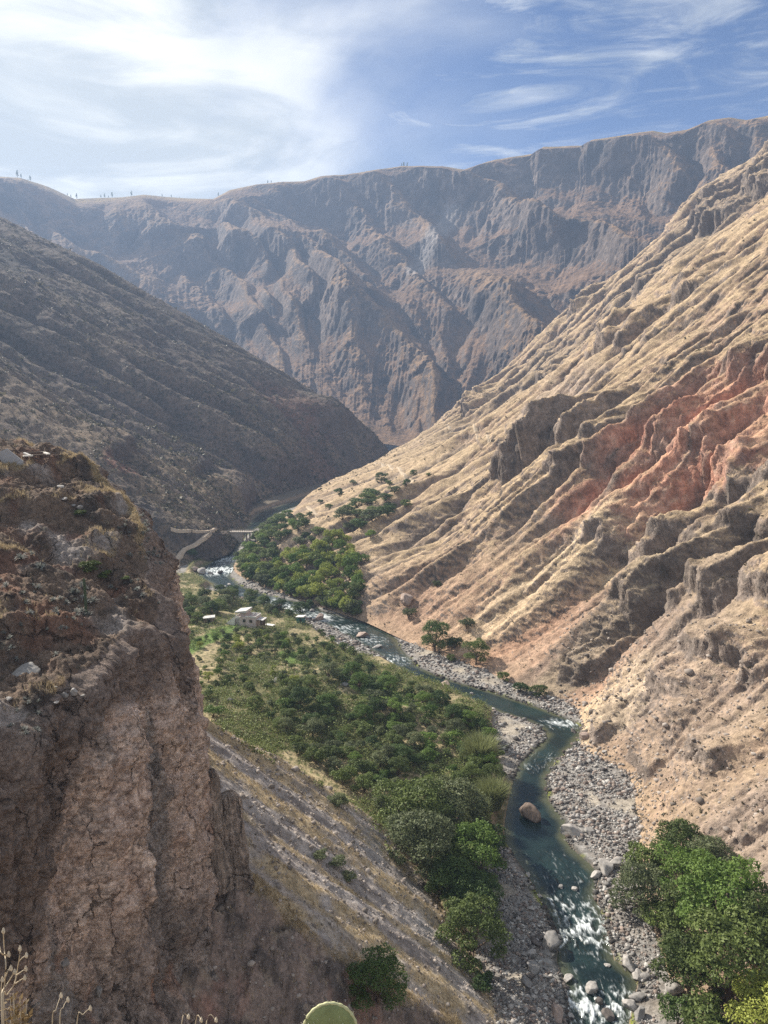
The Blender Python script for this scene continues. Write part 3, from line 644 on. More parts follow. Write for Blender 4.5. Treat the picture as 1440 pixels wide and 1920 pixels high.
def build_far():
    sky = [(-420, 250, 2000), (-200, 300, 2000), (-60, 322, 2000), (0, 331, 2010), (40, 334, 2020), (90, 350, 2040), (140, 373, 2070), (190, 371, 2090), (230, 370, 2100), (270, 365, 2110), (310, 369, 2120), (350, 372, 2110), (400, 373, 2090),
           (430, 357, 2060), (480, 346, 2030), (530, 341, 2000), (570, 340, 1980), (600, 331, 1960), (650, 328, 1930), (690, 321, 1900), (740, 314, 1870), (790, 311, 1840), (830, 312, 1820), (870, 318, 1800), (930, 300, 1760),
           (1000, 289, 1720), (1020, 276, 1700), (1090, 274, 1660), (1110, 263, 1640), (1180, 252, 1600), (1225, 246, 1570), (1250, 250, 1550), (1290, 243, 1530), (1330, 226, 1510), (1370, 221, 1490), (1400, 225, 1470), (1440, 217, 1450), (1560, 190, 1400), (1700, 160, 1340), (1900, 120, 1280)]
    nu, nv = int(900 * QUAL), int(620 * QUAL)
    R = np.array([at_depth(*k) for k in sky])
    fx = np.array([k[0] for k in sky], float)
    foot = np.array([(-420, -900, 1290, 60), (0, -560, 1260, 55), (400, -230, 1230, 50), (700, -30, 1090, 20), (900, 60, 1000, 14), (1100, 140, 940, 14), (1440, 330, 930, 60), (1700, 520, 930, 80), (1900, 700, 930, 110)], float)
    q = np.linspace(0, 1, nu)
    qi = q * (len(sky) - 1)
    r = np.stack([np.interp(qi, np.arange(len(sky)), R[:, k]) for k in range(3)], -1)
    fxi = np.interp(qi, np.arange(len(sky)), fx)
    b = np.stack([np.interp(fxi, foot[:, 0], foot[:, k]) for k in (1, 2, 3)], -1)
    for k in range(3):
        b[:, k] = np.convolve(np.pad(b[:, k], 60, mode='reflect', reflect_type='odd'), np.ones(121) / 121, 'valid')
    nvp = nv - 24
    v = np.linspace(0, 1, nvp)
    s1 = np.concatenate([[0], np.cumsum(np.hypot(*np.diff(.5 * (b + r)[:, :2], axis=0).T))])
    s = np.repeat(s1[:, None], nvp, 1)
    hp = [(0, 0), (.12, .06), (.30, .20), (.40, .30), (.445, .42), (.56, .50), (.66, .58), (.70, .69), (.82, .78), (.87, .86), (.905, .965), (.94, .985), (1, 1)]
    vv = np.linspace(0, 1, len(hp))
    vw = np.clip(v[None, :] + .05 * fbm(s / 330, v[None, :] * 3 + 0 * s, 2, 3) * np.sin(v * math.pi)[None, :], 0, 1)
    hf = np.interp(vw, vv, [a for a, _ in hp]); zf = np.interp(vw, vv, [a for _, a in hp])
    lin = smooth(-.1, .35, fbm(s / 420, v[None, :] * 2.0 + 0 * s, 9, 3))   # in places the cliffs give way to an even slope
    hf = hf * (1 - .6 * lin) + vw * .6 * lin; zf = zf * (1 - .6 * lin) + vw * .6 * lin
    P = np.stack([b[:, None, k] + (r - b)[:, None, k] * (hf if k < 2 else zf) for k in range(3)], -1)
    out = -(r - b)[:, :2]; out /= np.linalg.norm(out, axis=1, keepdims=True)
    env = np.sin(np.clip(v, 0, 1) ** .8 * math.pi)[None, :] ** .8
    env2 = (smooth(0, .08, v) * (.05 * smooth(1.0, .99, v) + .95 * smooth(.99, .70, v)))[None, :]
    z = P[..., 2]
    sl = np.hypot(*(r - b)[:, :2].T); S = Slope(); S.s = s; S.d = v[None, :] * 1080.0 + 0 * s
    base = lambda s, d: fbm(s / 420, d / 480, 3, 4) * 70 + (ridged((s + .62 * d) / 300 + .35 * fbm(s / 260, d / 260, 4, 3), d / 1300, 5, 4, .5) - .45) * 120 + (ridged((s + .45 * d) / 105 + .4 * fbm(s / 130, d / 130, 6, 3), d / 500, 8, 3) - .45) * 30
    r1, g1 = worn(S, base, .70, 3.6, 25, coarse=3, hard_fn=lambda s, d: .2 + .8 * smooth(-.25, .2, fbm(s / 190, d / 110, 29, 4)), kc=3.0, kf=3.0)
    hardm = smooth(.05, -.25, fbm(s / 190, S.d / 110, 29, 4))
    D = r1 * env2 * .9
    P[..., :2] += out[:, None, :] * (.62 * D)[..., None]; P[..., 2] += .62 * D
    z = P[..., 2]
    bl = blocky(P[..., 0] / 34, P[..., 1] / 34, z / 60, 4, 6) * (5 + 15 * hardm) + (ridged(s / 17, z / 160, 3, 3) - .45) * 11 * hardm + (ridged(s / 9, z / 120, 4, 3) - .45) * 4
    P[..., :2] += out[:, None, :] * (bl * env2)[..., None]
    P[..., 2] += env2 * fbm(P[..., 0] / 12, P[..., 1] / 12, z / 12, 4, .6) * 3
    dist = np.hypot(P[..., 0] - r[:, None, 0], P[..., 1] - r[:, None, 1]); tel = ((r[:, 2] - CAM_Z) / np.hypot(r[:, 0], r[:, 1]))[:, None]; capz = r[:, None, 2] - 1.12 * tel * dist + 5 * fbm(s / 40, P[..., 2] / 60, 61, 3)
    P[..., 2] -= np.maximum(P[..., 2] - capz, 0) * smooth(0, 12, dist)
    # plateau behind the rim
    k = np.arange(1, 25)[None, :, None] / 24.0
    back = r[:, None, :] + np.concatenate([np.repeat((-out)[:, None, :], 24, 1) * k * 500, (k * -15 + 0 * out[:, None, :1])], -1)
    back[..., 2] += fbm(back[..., 0] / 60, back[..., 1] / 60, 4, 4) * 6 * k[..., 0]
    P = np.concatenate([P, back], 1)
    Nn = grid_normals(P); nz = np.abs(Nn[..., 2])
    s = np.repeat(s1[:, None], nv, 1); z = P[..., 2]
    zrel = np.concatenate([np.repeat(v[None, :], nu, 0), np.ones((nu, 24))], 1)
    n1 = fbm(s / 70, z / 90, 3, 5); n2 = fbm(P[..., 0] / 14, P[..., 1] / 14, z / 14, 5, .6); n3 = fbm(s / 260, z / 200, 7, 4)
    g1 = np.concatenate([g1, np.zeros((nu, 24))], 1)
    rock = np.zeros(P.shape) + np.array([.140, .108, .090])
    rock = mixc(rock, [.25, .20, .17], smooth(.0, .4, n2 + .6 * n3)); rock = mixc(rock, [.080, .070, .066], smooth(.05, .4, n1))
    gr = np.zeros(P.shape) + np.array([.235, .145, .088]); gr = mixc(gr, [.17, .112, .08], smooth(-.1, .3, n2)); gr = mixc(gr, [.31, .20, .11], smooth(2, 14, g1 + 8 * n2) * .6)
    top = smooth(.90, .985, zrel) * smooth(-.4, .2, n2 + .1)
    gr = mixc(gr, [.36, .25, .10], top)
    gm = smooth(.46, .66, nz + .16 * n2 + .10 * n3)
    c = rock * (1 - gm[..., None]) + gr * gm[..., None]
    # a pale debris chute under the rim
    sl, sz = [], None
    X, Y, D_ = project(P)
    j = np.argmin((X - 835) ** 2 + (Y - 420) ** 2); j2 = np.argmin((X - 790) ** 2 + (Y - 490) ** 2)
    a0 = np.array([s.ravel()[j], z.ravel()[j]]); a1 = np.array([s.ravel()[j2], z.ravel()[j2]])
    e = a1 - a0; t = np.clip(((s - a0[0]) * e[0] + (z - a0[1]) * e[1]) / (e @ e), -.25, 1.25)
    dist = np.hypot(s - a0[0] - t * e[0], z - a0[1] - t * e[1])
    c = mixc(c, [.33, .30, .285], smooth(26, 8, dist + 12 * n2) * .8)
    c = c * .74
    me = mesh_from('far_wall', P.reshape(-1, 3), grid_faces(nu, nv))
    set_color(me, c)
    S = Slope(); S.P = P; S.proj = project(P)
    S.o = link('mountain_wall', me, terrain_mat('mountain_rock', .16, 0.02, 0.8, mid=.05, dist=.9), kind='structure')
    S.ridge = r
    return S
# ------------------------------------------------------------------ the tuff bluff on the near left: a sheet over a headland, from its middle out over the lip and down
LIP = [(-95, 2, 64, 46), (-62, 20, 61, 40), (-44, 38, 58.5, 36), (-31.5, 52, 57.5, 31), (-28, 62, 58.5, 28), (-25.9, 70, 60, 25), (-24.6, 78, 60.5, 22), (-23.7, 83.5, 58.2, 20.5), (-24.8, 87.5, 59.0, 21),
       (-27.4, 92, 62, 21), (-29.4, 98, 65, 21), (-31.3, 103, 68, 22), (-34, 108, 69.5, 22), (-38.2, 112.5, 70.5, 22), (-43, 118, 74.4, 22), (-52, 122, 76.6, 20), (-64, 125, 77.5, 18), (-86, 122, 80, 18), (-110, 115, 84, 18)]
CENTRE = np.array([-66.0, 94.0, 75.0])

def build_bluff():
    nu = int(1000 * QUAL); nt, nf, nb = int(230 * QUAL), int(430 * QUAL), int(40 * QUAL)
    A = np.array(LIP, float)
    # more columns where the headland faces us
    step = np.hypot(*np.diff(A[:, :2], axis=0).T); wgt = step / np.clip(np.hypot(A[1:, 0], A[1:, 1]), 40, 200)
    wgt[:2] *= .3; wgt[-3:] *= .4
    acc = np.concatenate([[0], np.cumsum(wgt)])
    q = np.interp(np.linspace(0, acc[-1], nu), acc, np.arange(len(A))) / (len(A) - 1)
    L = resample(A, nu, q)
    arc = np.concatenate([[0], np.cumsum(np.hypot(*np.diff(L[:, :2], axis=0).T))])
    L[:, 2] += 1.5 * fbm(arc / 7, 0 * arc, 3, 4, .6) + .9 * blocky(arc / 4, 0 * arc + 5, 0, 3, 4)
    tang = np.gradient(L[:, :2], axis=0); ker = np.ones(31) / 31
    tang = np.stack([np.convolve(np.pad(tang[:, k], 15, mode='edge'), ker, 'valid') for k in (0, 1)], -1)
    out = np.stack([tang[:, 1], -tang[:, 0]], -1); out /= np.linalg.norm(out, axis=1, keepdims=True)
    L[:, :2] += out * (1.6 * fbm(arc / 6, 0 * arc, 8, 4, .6) + .8 * blocky(arc / 3, 0 * arc + 2, 4, 3, 4) - 1.6)[:, None]
    a = arc[:, None]
    # --- top slope
    w = np.linspace(0, 1, nt, endpoint=False) ** .85
    lipxyz = L[:, :3]
    c0 = np.repeat(CENTRE[None], nu, 0)
    T = c0[:, None] + (lipxyz - c0)[:, None] * w[None, :, None]
    T[..., 2] += 1.5 * np.sin(w * math.pi)[None, :]
    x, y, z = T[..., 0], T[..., 1], T[..., 2]
    fade = smooth(0, .15, w)[None, :] * (.35 + .65 * smooth(1.0, .96, w))[None, :]
    q1 = (x * .62 - y * .35) / 7.5 + .5 * fbm(x / 11, y / 11, 1, 3)     # ledges stepping down towards the river
    st = q1 - np.floor(q1); ledge = np.where(st < .8, st / .8, (1 - st) / .2) - .5
    T[..., 2] += fade * (ledge * 1.5 * (.4 + .8 * smooth(-.2, .3, fbm(x / 15, y / 15, 4, 2))) + fbm(x / 5, y / 5, 2, 5, .6) * 1.9 + blocky(x / 2.6, y / 2.6, 7, 3, 4) * .9 + fbm(x / .9, y / .9, 3, 4, .65) * .42)
    rimg = smooth(.10, .42, np.where(st < .8, st / .8, 0) - .45)
    # --- the face
    f = np.linspace(0, 1, nf)
    zl, zb = L[:, 2:3], L[:, 3:4]
    ff = f[None, :]
    zz = zl + (zb - zl) * ff
    dr = np.clip((zl - zz) / 5.0, 0, 1); batter = 2.6 * np.sqrt(np.clip(dr * (2 - dr), 0, 1)) * (.7 + .6 * fbm(a / 5, 0 * a, 33, 3)) + 1.9 * smooth(.04, .34, ff) * smooth(60, 74, L[:, 1:2])
    wl = fbm(a / 14, zz / 40, 1, 3)
    flute = (ridged(a / 7.5 + .4 * wl, zz / 60, 2, 3, .5) - .45) * 1.7 + (ridged(a / 2.2 + .5 * wl, zz / 16, 5, 4, .6) - .45) * .9
    rough = fbm(a / 1.6 + 0 * zz, zz / 2.2, 6, 5, .68) * .60 + fbm(a / 5 + 0 * zz, zz / 5, 8, 3) * .9
    strat = (ridged(zz / 3.3 + .3 * wl, a / 40, 9, 2) - .5) * .22
    blk = blocky(a / 3.2 + .3 * wl, zz / 3.6, 15, 4, 5) * 1.5 + blocky(a / 1.1, zz / 1.7, 25, 3, 4) * .35
    off = batter + smooth(0, .03, ff) * (flute + rough + strat + blk)
    off += 1.2 * smooth(.62, 1.0, ff) * (.5 + fbm(a / 9 + 0 * zz, zz / 14, 12, 3))
    # two open cracks
    for (px, py, ln, wd, dp) in [(211, 1540, 8.5, .24, 2.6), (226, 1600, 5.5, .18, 2.0), (160, 1700, 5.0, .16, 1.3), (150, 1480, 4.5, .14, 1.0), (330, 1400, 9.0, .20, 1.2), (290, 1720, 6.0, .15, 1.2), (95, 1560, 6.0, .14, 1.0)]:
        q0 = L[:, :3].copy(); q0[:, :2] += out * 2.6; X0, Y0, D0 = project(q0); i0 = np.argmin(np.abs(X0 - px) + 1e3 * (D0 < 20)); zc = at_depth(px, py, D0[i0])[2]
        line = arc[i0] + .35 * fbm(zz / 2.0, 0 * zz + px, 0, 4) * 1.6 - .05 * (zz - zc)
        off -= dp * np.exp(-((a - line) / wd) ** 2) * smooth(ln * .55, ln * .4, np.abs(zz - zc))
    F = np.stack([L[:, 0:1] + out[:, 0:1] * off, L[:, 1:2] + out[:, 1:2] * off, zz + .25 * fbm(a / 1.2, zz / 1.2, 3, 3)], -1)
    # --- foot
    g = (np.arange(1, nb + 1) / nb)[None, :]
    B = np.stack([F[:, -1:, 0] + out[:, 0:1] * 9 * g, F[:, -1:, 1] + out[:, 1:2] * 9 * g, F[:, -1:, 2] - 14 * g], -1)
    P = np.concatenate([T, F, B], 1)
    nv = P.shape[1]
    Nn = grid_normals(P); nz = np.abs(Nn[..., 2])
    x, y, z = P[..., 0], P[..., 1], P[..., 2]; aa = np.repeat(a, nv, 1)
    n1 = fbm(x / 4, y / 4, z / 4, 5, .6); n2 = fbm(x / 1.1, y / 1.1, z / 1.1, 5, .65); n3 = fbm(aa / 12, z / 12, 7, 4)
    top = np.zeros(P.shape[:2]); top[:, :nt] = 1
    drop = np.concatenate([np.zeros((nu, nt)), (zl - zz), np.repeat(zl - zb, nb, 1) + 14 * g], 1)
    # top: brown earth, dark litter, dry grass on the ledge rims
    tc = np.zeros(P.shape) + np.array([.16, .115, .085])
    tc = mixc(tc, [.07, .056, .047], smooth(-.05, .35, n1)); tc = mixc(tc, [.29, .25, .225], smooth(.1, .4, fbm(x / 8, y / 8, 9, 3)))
    tc = mixc(tc, [.185, .095, .062], smooth(.05, .4, fbm(x / 6, y / 6, 19, 3)) * .65)
    tc = mixc(tc, [.06, .062, .045], smooth(.15, .4, n2) * .6)
    rg = np.zeros(P.shape[:2]); rg[:, :nt] = rimg * smooth(.02, .35, fbm(x[:, :nt] / 9, y[:, :nt] / 9, 23, 3) + .05) * smooth(-.3, .2, n2[:, :nt])
    tc = mixc(tc, [.42, .30, .155], rg * .9)
    lipg = np.zeros(P.shape[:2]); lipg[:, :nt] = (smooth(.955, .99, w)[None, :]) * smooth(95, 104, y[:, :nt])
    tc = mixc(tc, [.46, .33, .17], lipg * .9)
    # face: pinkish tan tuff, grey weathered streaks, dark soil washed over the upper part
    fc = np.zeros(P.shape) + np.array([.47, .36, .295])
    fc = mixc(fc, [.58, .455, .37], smooth(-.1, .4, n1)); fc = mixc(fc, [.27, .195, .16], smooth(.0, .35, n2) * .75)
    vst = fbm(aa / .8, z / 11, 61, 4, .6); fc = mixc(fc, [.30, .225, .19], smooth(.05, .4, vst) * .5); fc = mixc(fc, [.60, .48, .40], smooth(.08, .4, -vst) * .4)
    grey = smooth(-.02, .28, fbm(aa / 5.5, z / 26, 31, 4) + .18 * smooth(8, 26, drop) - .06)
    fc = mixc(fc, [.21, .19, .175], grey * .85)
    up = smooth(.5, -.5, (drop - 5.5 - 6 * n3 - 13 * smooth(66, 56, y)) / 4)
    fc = mixc(fc, [.15, .115, .095], up * .9)
    low = smooth(20, 34, drop + 6 * n3); fc = mixc(fc, [.19, .155, .135], low * .75 * smooth(-.3, .3, n3 + .1))
    rust = smooth(.18, .42, fbm(aa / 3, z / 9, 41, 3)); fc = mixc(fc, [.34, .17, .105], rust * .5 * smooth(14, 26, drop))
    pit = smooth(.22, .42, fbm(x / .55, y / .55, z / .9, 3, .6)); fc = mixc(fc, [.12, .085, .07], pit * .8)
    gap = smooth(.30, .42, np.abs(fbm(x / 2.3, y / 2.3, z / 1.1, 4, .55)) * -1 + .42) * smooth(.0, .3, n1 + .2); c_dark = [.07, .055, .047]; fc = mixc(fc, c_dark, gap * .55)
    c = fc * (1 - top[..., None]) + tc * top[..., None]
    c = np.clip(c * (1.32 - .22 * top)[..., None], 0, .75)
    me = mesh_from('tuff_bluff', P.reshape(-1, 3), grid_faces(nu, nv)[:, ::-1])
    set_color(me, c)
    S = Slope(); S.P = P; S.nt = nt; S.rim = np.maximum(rg, lipg)
    S.o = link('tuff_cliff', me, terrain_mat('tuff', 5.0, 0.5, 1.0, 4.0, lo=.6, hi=1.35, mid=1.6, mid_lo=.55, mid_hi=1.25, dist=1.4, crack=[(.28, .04, .5, .5), (1.0, .045, .82, .12)]), kind='structure')
    return S

# ------------------------------------------------------------------ water
RAPIDS = [(1095, 1745, 9, 7, .95), (1065, 1700, 8, 5, .65), (1060, 1650, 8, 4, .42), (1040, 1610, 7, 3, .35), (1120, 1890, 12, 5, 1.0), (1075, 1860, 4, 4, .7), (1065, 1356, 9, 3.2, 1.1), (1030, 1420, 6, 3, .55), (1000, 1440, 5, 3, .5),
          (860, 1308, 6, 3, .5), (735, 1238, 9, 7, .9), (690, 1200, 9, 8, .8), (640, 1180, 9, 8, .9), (590, 1160, 10, 10, 1.25), (545, 1142, 10, 8, 1.25), (500, 1128, 10, 10, .9), (465, 1115, 9, 8, .6), (410, 1070, 12, 12, 1.3), (425, 1050, 10, 12, .9), (1000, 1362, 5, 3, .5)]

def build_water():
    nr, nc = int(1000 * QUAL), int(150 * QUAL)
    Y = 62 * np.exp(np.linspace(0, math.log(800 / 62.0), nr))
    l, r = np.interp(Y, LY, LX) - 1.6, np.interp(Y, RY, RX) + 1.6
    t = np.linspace(0, 1, nc)[None, :]
    x = l[:, None] + (r - l)[:, None] * t; y = np.repeat(Y[:, None], nc, 1)
    rap = np.zeros(x.shape)
    for px, py, rx, ry, k in RAPIDS:
        p = at_river(px, py); rap = np.maximum(rap, k * np.exp(-((x - p[0]) / rx) ** 2 - ((y - p[1]) / ry) ** 2))
    n = ridged(x / 1.5, y / 2.6, 1, 4, .6)
    n2 = fbm(x / .7, y / 1.3, 3, 4, .6)
    z = datum(y) + .0 + rap * (.42 * (n - .4) + .22 * n2) + .02 * n2
    n3 = fbm(x / .35, y / .6, 9, 4, .65); gust = fbm(x / 3.5, y / 5, 12, 3)
    foam = smooth(.62, 1.06, n * .55 + .30 * n2 + .25 * n3 + .50 * rap + .28 * gust + .05) * smooth(.22, .6, rap + .15 * n2 + .15 * gust) * (.75 + .25 * smooth(-.3, .3, n3))
    foam = np.maximum(foam, .40 * smooth(.80, 1.0, ridged(x / 1.4, y / 5.5, 7, 3) + .22 * n2 + .2 * n3) * smooth(.08, .35, rap))
    edge = np.minimum(t, 1 - t) * (r - l)[:, None] - 1.6; shallow = smooth(2.6, .2, edge + .9 * fbm(x / 2.5, y / 2.5, 5, 3)) * (1 - .7 * np.clip(rap, 0, 1))
    P = np.stack([x, y, z], -1)
    me = mesh_from('river_water', P.reshape(-1, 3), grid_faces(nr, nc)[:, ::-1])
    set_float(me, 'foam', foam); set_float(me, 'shallow', shallow)
    m, nt, b = new_mat('river_water'); K = nt.links.new
    at = N(nt, 'ShaderNodeAttribute', attribute_name='foam')
    geo = N(nt, 'ShaderNodeNewGeometry')
    ns = N(nt, 'ShaderNodeTexNoise', in_Scale=.16, in_Detail=3.0); K(geo.outputs['Position'], ns.inputs['Vector'])
    dm = N(nt, 'ShaderNodeMix', data_type='RGBA'); dm.inputs['A'].default_value = (.010, .018, .017, 1); dm.inputs['B'].default_value = (.019, .036, .033, 1)
    mr = N(nt, 'ShaderNodeMapRange'); mr.inputs[1].default_value = .35; mr.inputs[2].default_value = .65
    K(ns.outputs[0], mr.inputs[0]); K(mr.outputs[0], dm.inputs['Factor'])
    fm = N(nt, 'ShaderNodeMix', data_type='RGBA'); fm.inputs['B'].default_value = (.80, .84, .84, 1)
    a2 = N(nt, 'ShaderNodeAttribute', attribute_name='shallow'); sm = N(nt, 'ShaderNodeMix', data_type='RGBA'); sm.inputs['B'].default_value = (.085, .088, .050, 1)
    K(a2.outputs['Fac'], sm.inputs['Factor']); K(dm.outputs['Result'], sm.inputs['A'])
    K(at.outputs['Fac'], fm.inputs['Factor']); K(sm.outputs['Result'], fm.inputs['A']); K(fm.outputs['Result'], b.inputs['Base Color'])
    rr = N(nt, 'ShaderNodeMapRange'); rr.inputs[3].default_value = .10; rr.inputs[4].default_value = .75
    K(at.outputs['Fac'], rr.inputs[0]); K(rr.outputs[0], b.inputs['Roughness'])
    b.inputs['IOR'].default_value = 1.33
    n3 = N(nt, 'ShaderNodeTexNoise', in_Scale=1.6, in_Detail=5.0, in_Roughness=.6); K(geo.outputs['Position'], n3.inputs['Vector'])
    bp = N(nt, 'ShaderNodeBump', in_Strength=.35, in_Distance=.25); K(n3.outputs[0], bp.inputs['Height']); K(bp.outputs[0], b.inputs['Normal'])
    return link('river_water', me, m, kind='structure')

# ------------------------------------------------------------------ ground beneath, and the ledge the camera stands on
def build_base():
    n = 60
    g = np.linspace(-1, 1, n); g = np.sign(g) * np.abs(g) ** 1.6 * 3000
    x, y = np.meshgrid(g, g + 900, indexing='ij')
    P = np.stack([x, y, -9 + fbm(x / 300, y / 300, 1, 3) * 2], -1)
    me = mesh_from('ground', P.reshape(-1, 3), grid_faces(n, n)); set_color(me, np.zeros(P.shape) + np.array([.28, .21, .15]))
    return link('ground', me, terrain_mat('plain_earth', .3, .03, .4), kind='structure')

def build_ledge():
    nu, nv = 220, 260
    x = np.linspace(-16, 20, nu)[:, None] + np.zeros((1, nv)); v = np.linspace(0, 1, nv)[None, :]
    lip = 1.95 + .3 * fbm(x[:, :1] / 2, 0 * x[:, :1], 3, 3) + np.where(np.abs(x[:, :1]) > 3, -.08 * (np.abs(x[:, :1]) - 3), 0)
    y = np.where(v < .5, -9 + (lip + 9) * (v / .5) ** .7, lip + 2.5 * (v - .5) + 26 * np.maximum(v - .62, 0) ** 1.5)
    z = np.where(v < .5, 83.3 - .28 * (v / .5) ** 8, 83.02 - 62 * (v - .5) / .5 - .0)
    z = z + fbm(x / 1.5, y / 1.5, z / 1.5, 4) * np.where(v < .5, .10, .8) * np.where(v < .5, 1, smooth(.5, .56, v))
    P = np.stack([x, y, z], -1)
    P[..., 1] -= np.where(v < .5, 0, 6 * smooth(.5, .7, v))
    c = np.zeros(P.shape) + np.array([.24, .18, .13]); c = mixc(c, [.36, .27, .16], smooth(-.1, .3, fbm(x * 2, y * 2, z, 4)))
    me = mesh_from('ledge', P.reshape(-1, 3), grid_faces(nu, nv)); set_color(me, c)
    return link('viewpoint_ground', me, terrain_mat('ledge_earth', 9.0, 1.0, .6), kind='structure')
# ------------------------------------------------------------------ placing things on the ground
EYE = Vector((0, 0, CAM_Z))
def hit(px, py, sheets):
    """the ground point seen at a picture position, with its distance"""
    d = Vector(direction(px, py)).normalized(); best = None
    for o in sheets:
        ok, loc, n, k = o.ray_cast(EYE, d)
        if ok and (best is None or (loc - EYE).length < (best - EYE).length): best = loc.copy()
    return best

def drop(x, y, sheets, top=900):
    best = None
    for o in sheets:
        ok, loc, n, k = o.ray_cast(Vector((x, y, top)), Vector((0, 0, -1)))
        if ok and (best is None or loc.z > best.z): best = loc.copy()
    return best

def px_size(p, px):                       # metres spanned by px picture pixels at a point
    return px * (p.y * CP - (p.z - CAM_Z) * SP) / FPX

# ------------------------------------------------------------------ plants
def tube(path, radii, sides=7):
    path = np.asarray(path, float); n = len(path)
    t = np.gradient(path, axis=0); t /= np.linalg.norm(t, axis=1, keepdims=True) + 1e-9
    ref = np.where(np.abs(t[:, 2:3]) < .9, [[0, 0, 1.0]], [[1.0, 0, 0]])
    u = np.cross(t, ref); u /= np.linalg.norm(u, axis=1, keepdims=True) + 1e-9; w = np.cross(t, u)
    a = np.linspace(0, 2 * math.pi, sides, endpoint=False)
    V = path[:, None] + np.asarray(radii)[:, None, None] * (np.cos(a)[None, :, None] * u[:, None] + np.sin(a)[None, :, None] * w[:, None])
    i = np.arange(n * sides).reshape(n, sides); j = np.roll(i, -1, 1)
    F = np.stack([i[:-1], j[:-1], j[1:], i[1:]], -1).reshape(-1, 4)
    V = np.concatenate([V.reshape(-1, 3), path[-1:]]); k = len(V) - 1
    cap = np.stack([i[-1], j[-1], np.full(sides, k), np.full(sides, k)], -1)
    return V, np.concatenate([F, cap])

def merge(parts):
    vs, fs, n = [], [], 0
    for v, f in parts: vs.append(v); fs.append(f + n); n += len(v)
    return np.concatenate(vs), np.concatenate(fs)

def poly_mesh(name, v, f, smooth_shade=True):
    me = bpy.data.meshes.new(name)
    me.from_pydata([tuple(p) for p in v], [], [tuple(dict.fromkeys(q)) for q in np.asarray(f).tolist()])
    if smooth_shade: me.polygons.foreach_set('use_smooth', np.ones(len(me.polygons), bool))
    me.update(); return me

def leaf_quads(pos, nrm, size, rng, aspect=.6):
    n = len(pos)
    r = rng.normal(size=(n, 3)); u = np.cross(nrm, r); u /= np.linalg.norm(u, axis=1, keepdims=True) + 1e-9
    w = np.cross(nrm, u); s = size * rng.uniform(.55, 1.25, (n, 1))
    a, b = u * s, w * s * aspect
    V = np.stack([pos - a, pos + b * .9, pos + a, pos - b * .9], 1).reshape(-1, 3)
    return V, np.arange(n * 4).reshape(n, 4)

def crown_geo(rng, blobs, n, size, up=.25, spread=.75, sag=0.0):
    blobs = np.asarray(blobs, float); k = len(blobs)
    w = blobs[:, 3] ** 2; idx = rng.choice(k, n, p=w / w.sum())
    d = rng.normal(size=(n, 3)); d[:, 2] = np.where(d[:, 2] < -.4, -d[:, 2] * .6, d[:, 2]); d /= np.linalg.norm(d, axis=1, keepdims=True)
    rr = blobs[idx, 3:4] * (1 + .16 * rng.normal(size=(n, 1)) - .25 * (rng.random((n, 1)) < .25))
    p = blobs[idx, :3] + d * rr * np.array([1, 1, .85])
    p += .35 * size * rng.normal(size=(n, 3))
    if sag: p[:, 2] -= sag * np.maximum(0, np.hypot(d[:, 0], d[:, 1]) - .6) * rng.random(n) * blobs[idx, 3]
    keep = np.ones(n, bool)
    for q in range(k):
        keep &= ~((np.linalg.norm(p - blobs[q, :3], axis=1) < blobs[q, 3] * .68) & (idx != q))
    p, d = p[keep], d[keep]
    nr = d + spread * rng.normal(size=p.shape) + np.array([0, 0, up]); nr /= np.linalg.norm(nr, axis=1, keepdims=True)
    return leaf_quads(p, nr, size, rng)

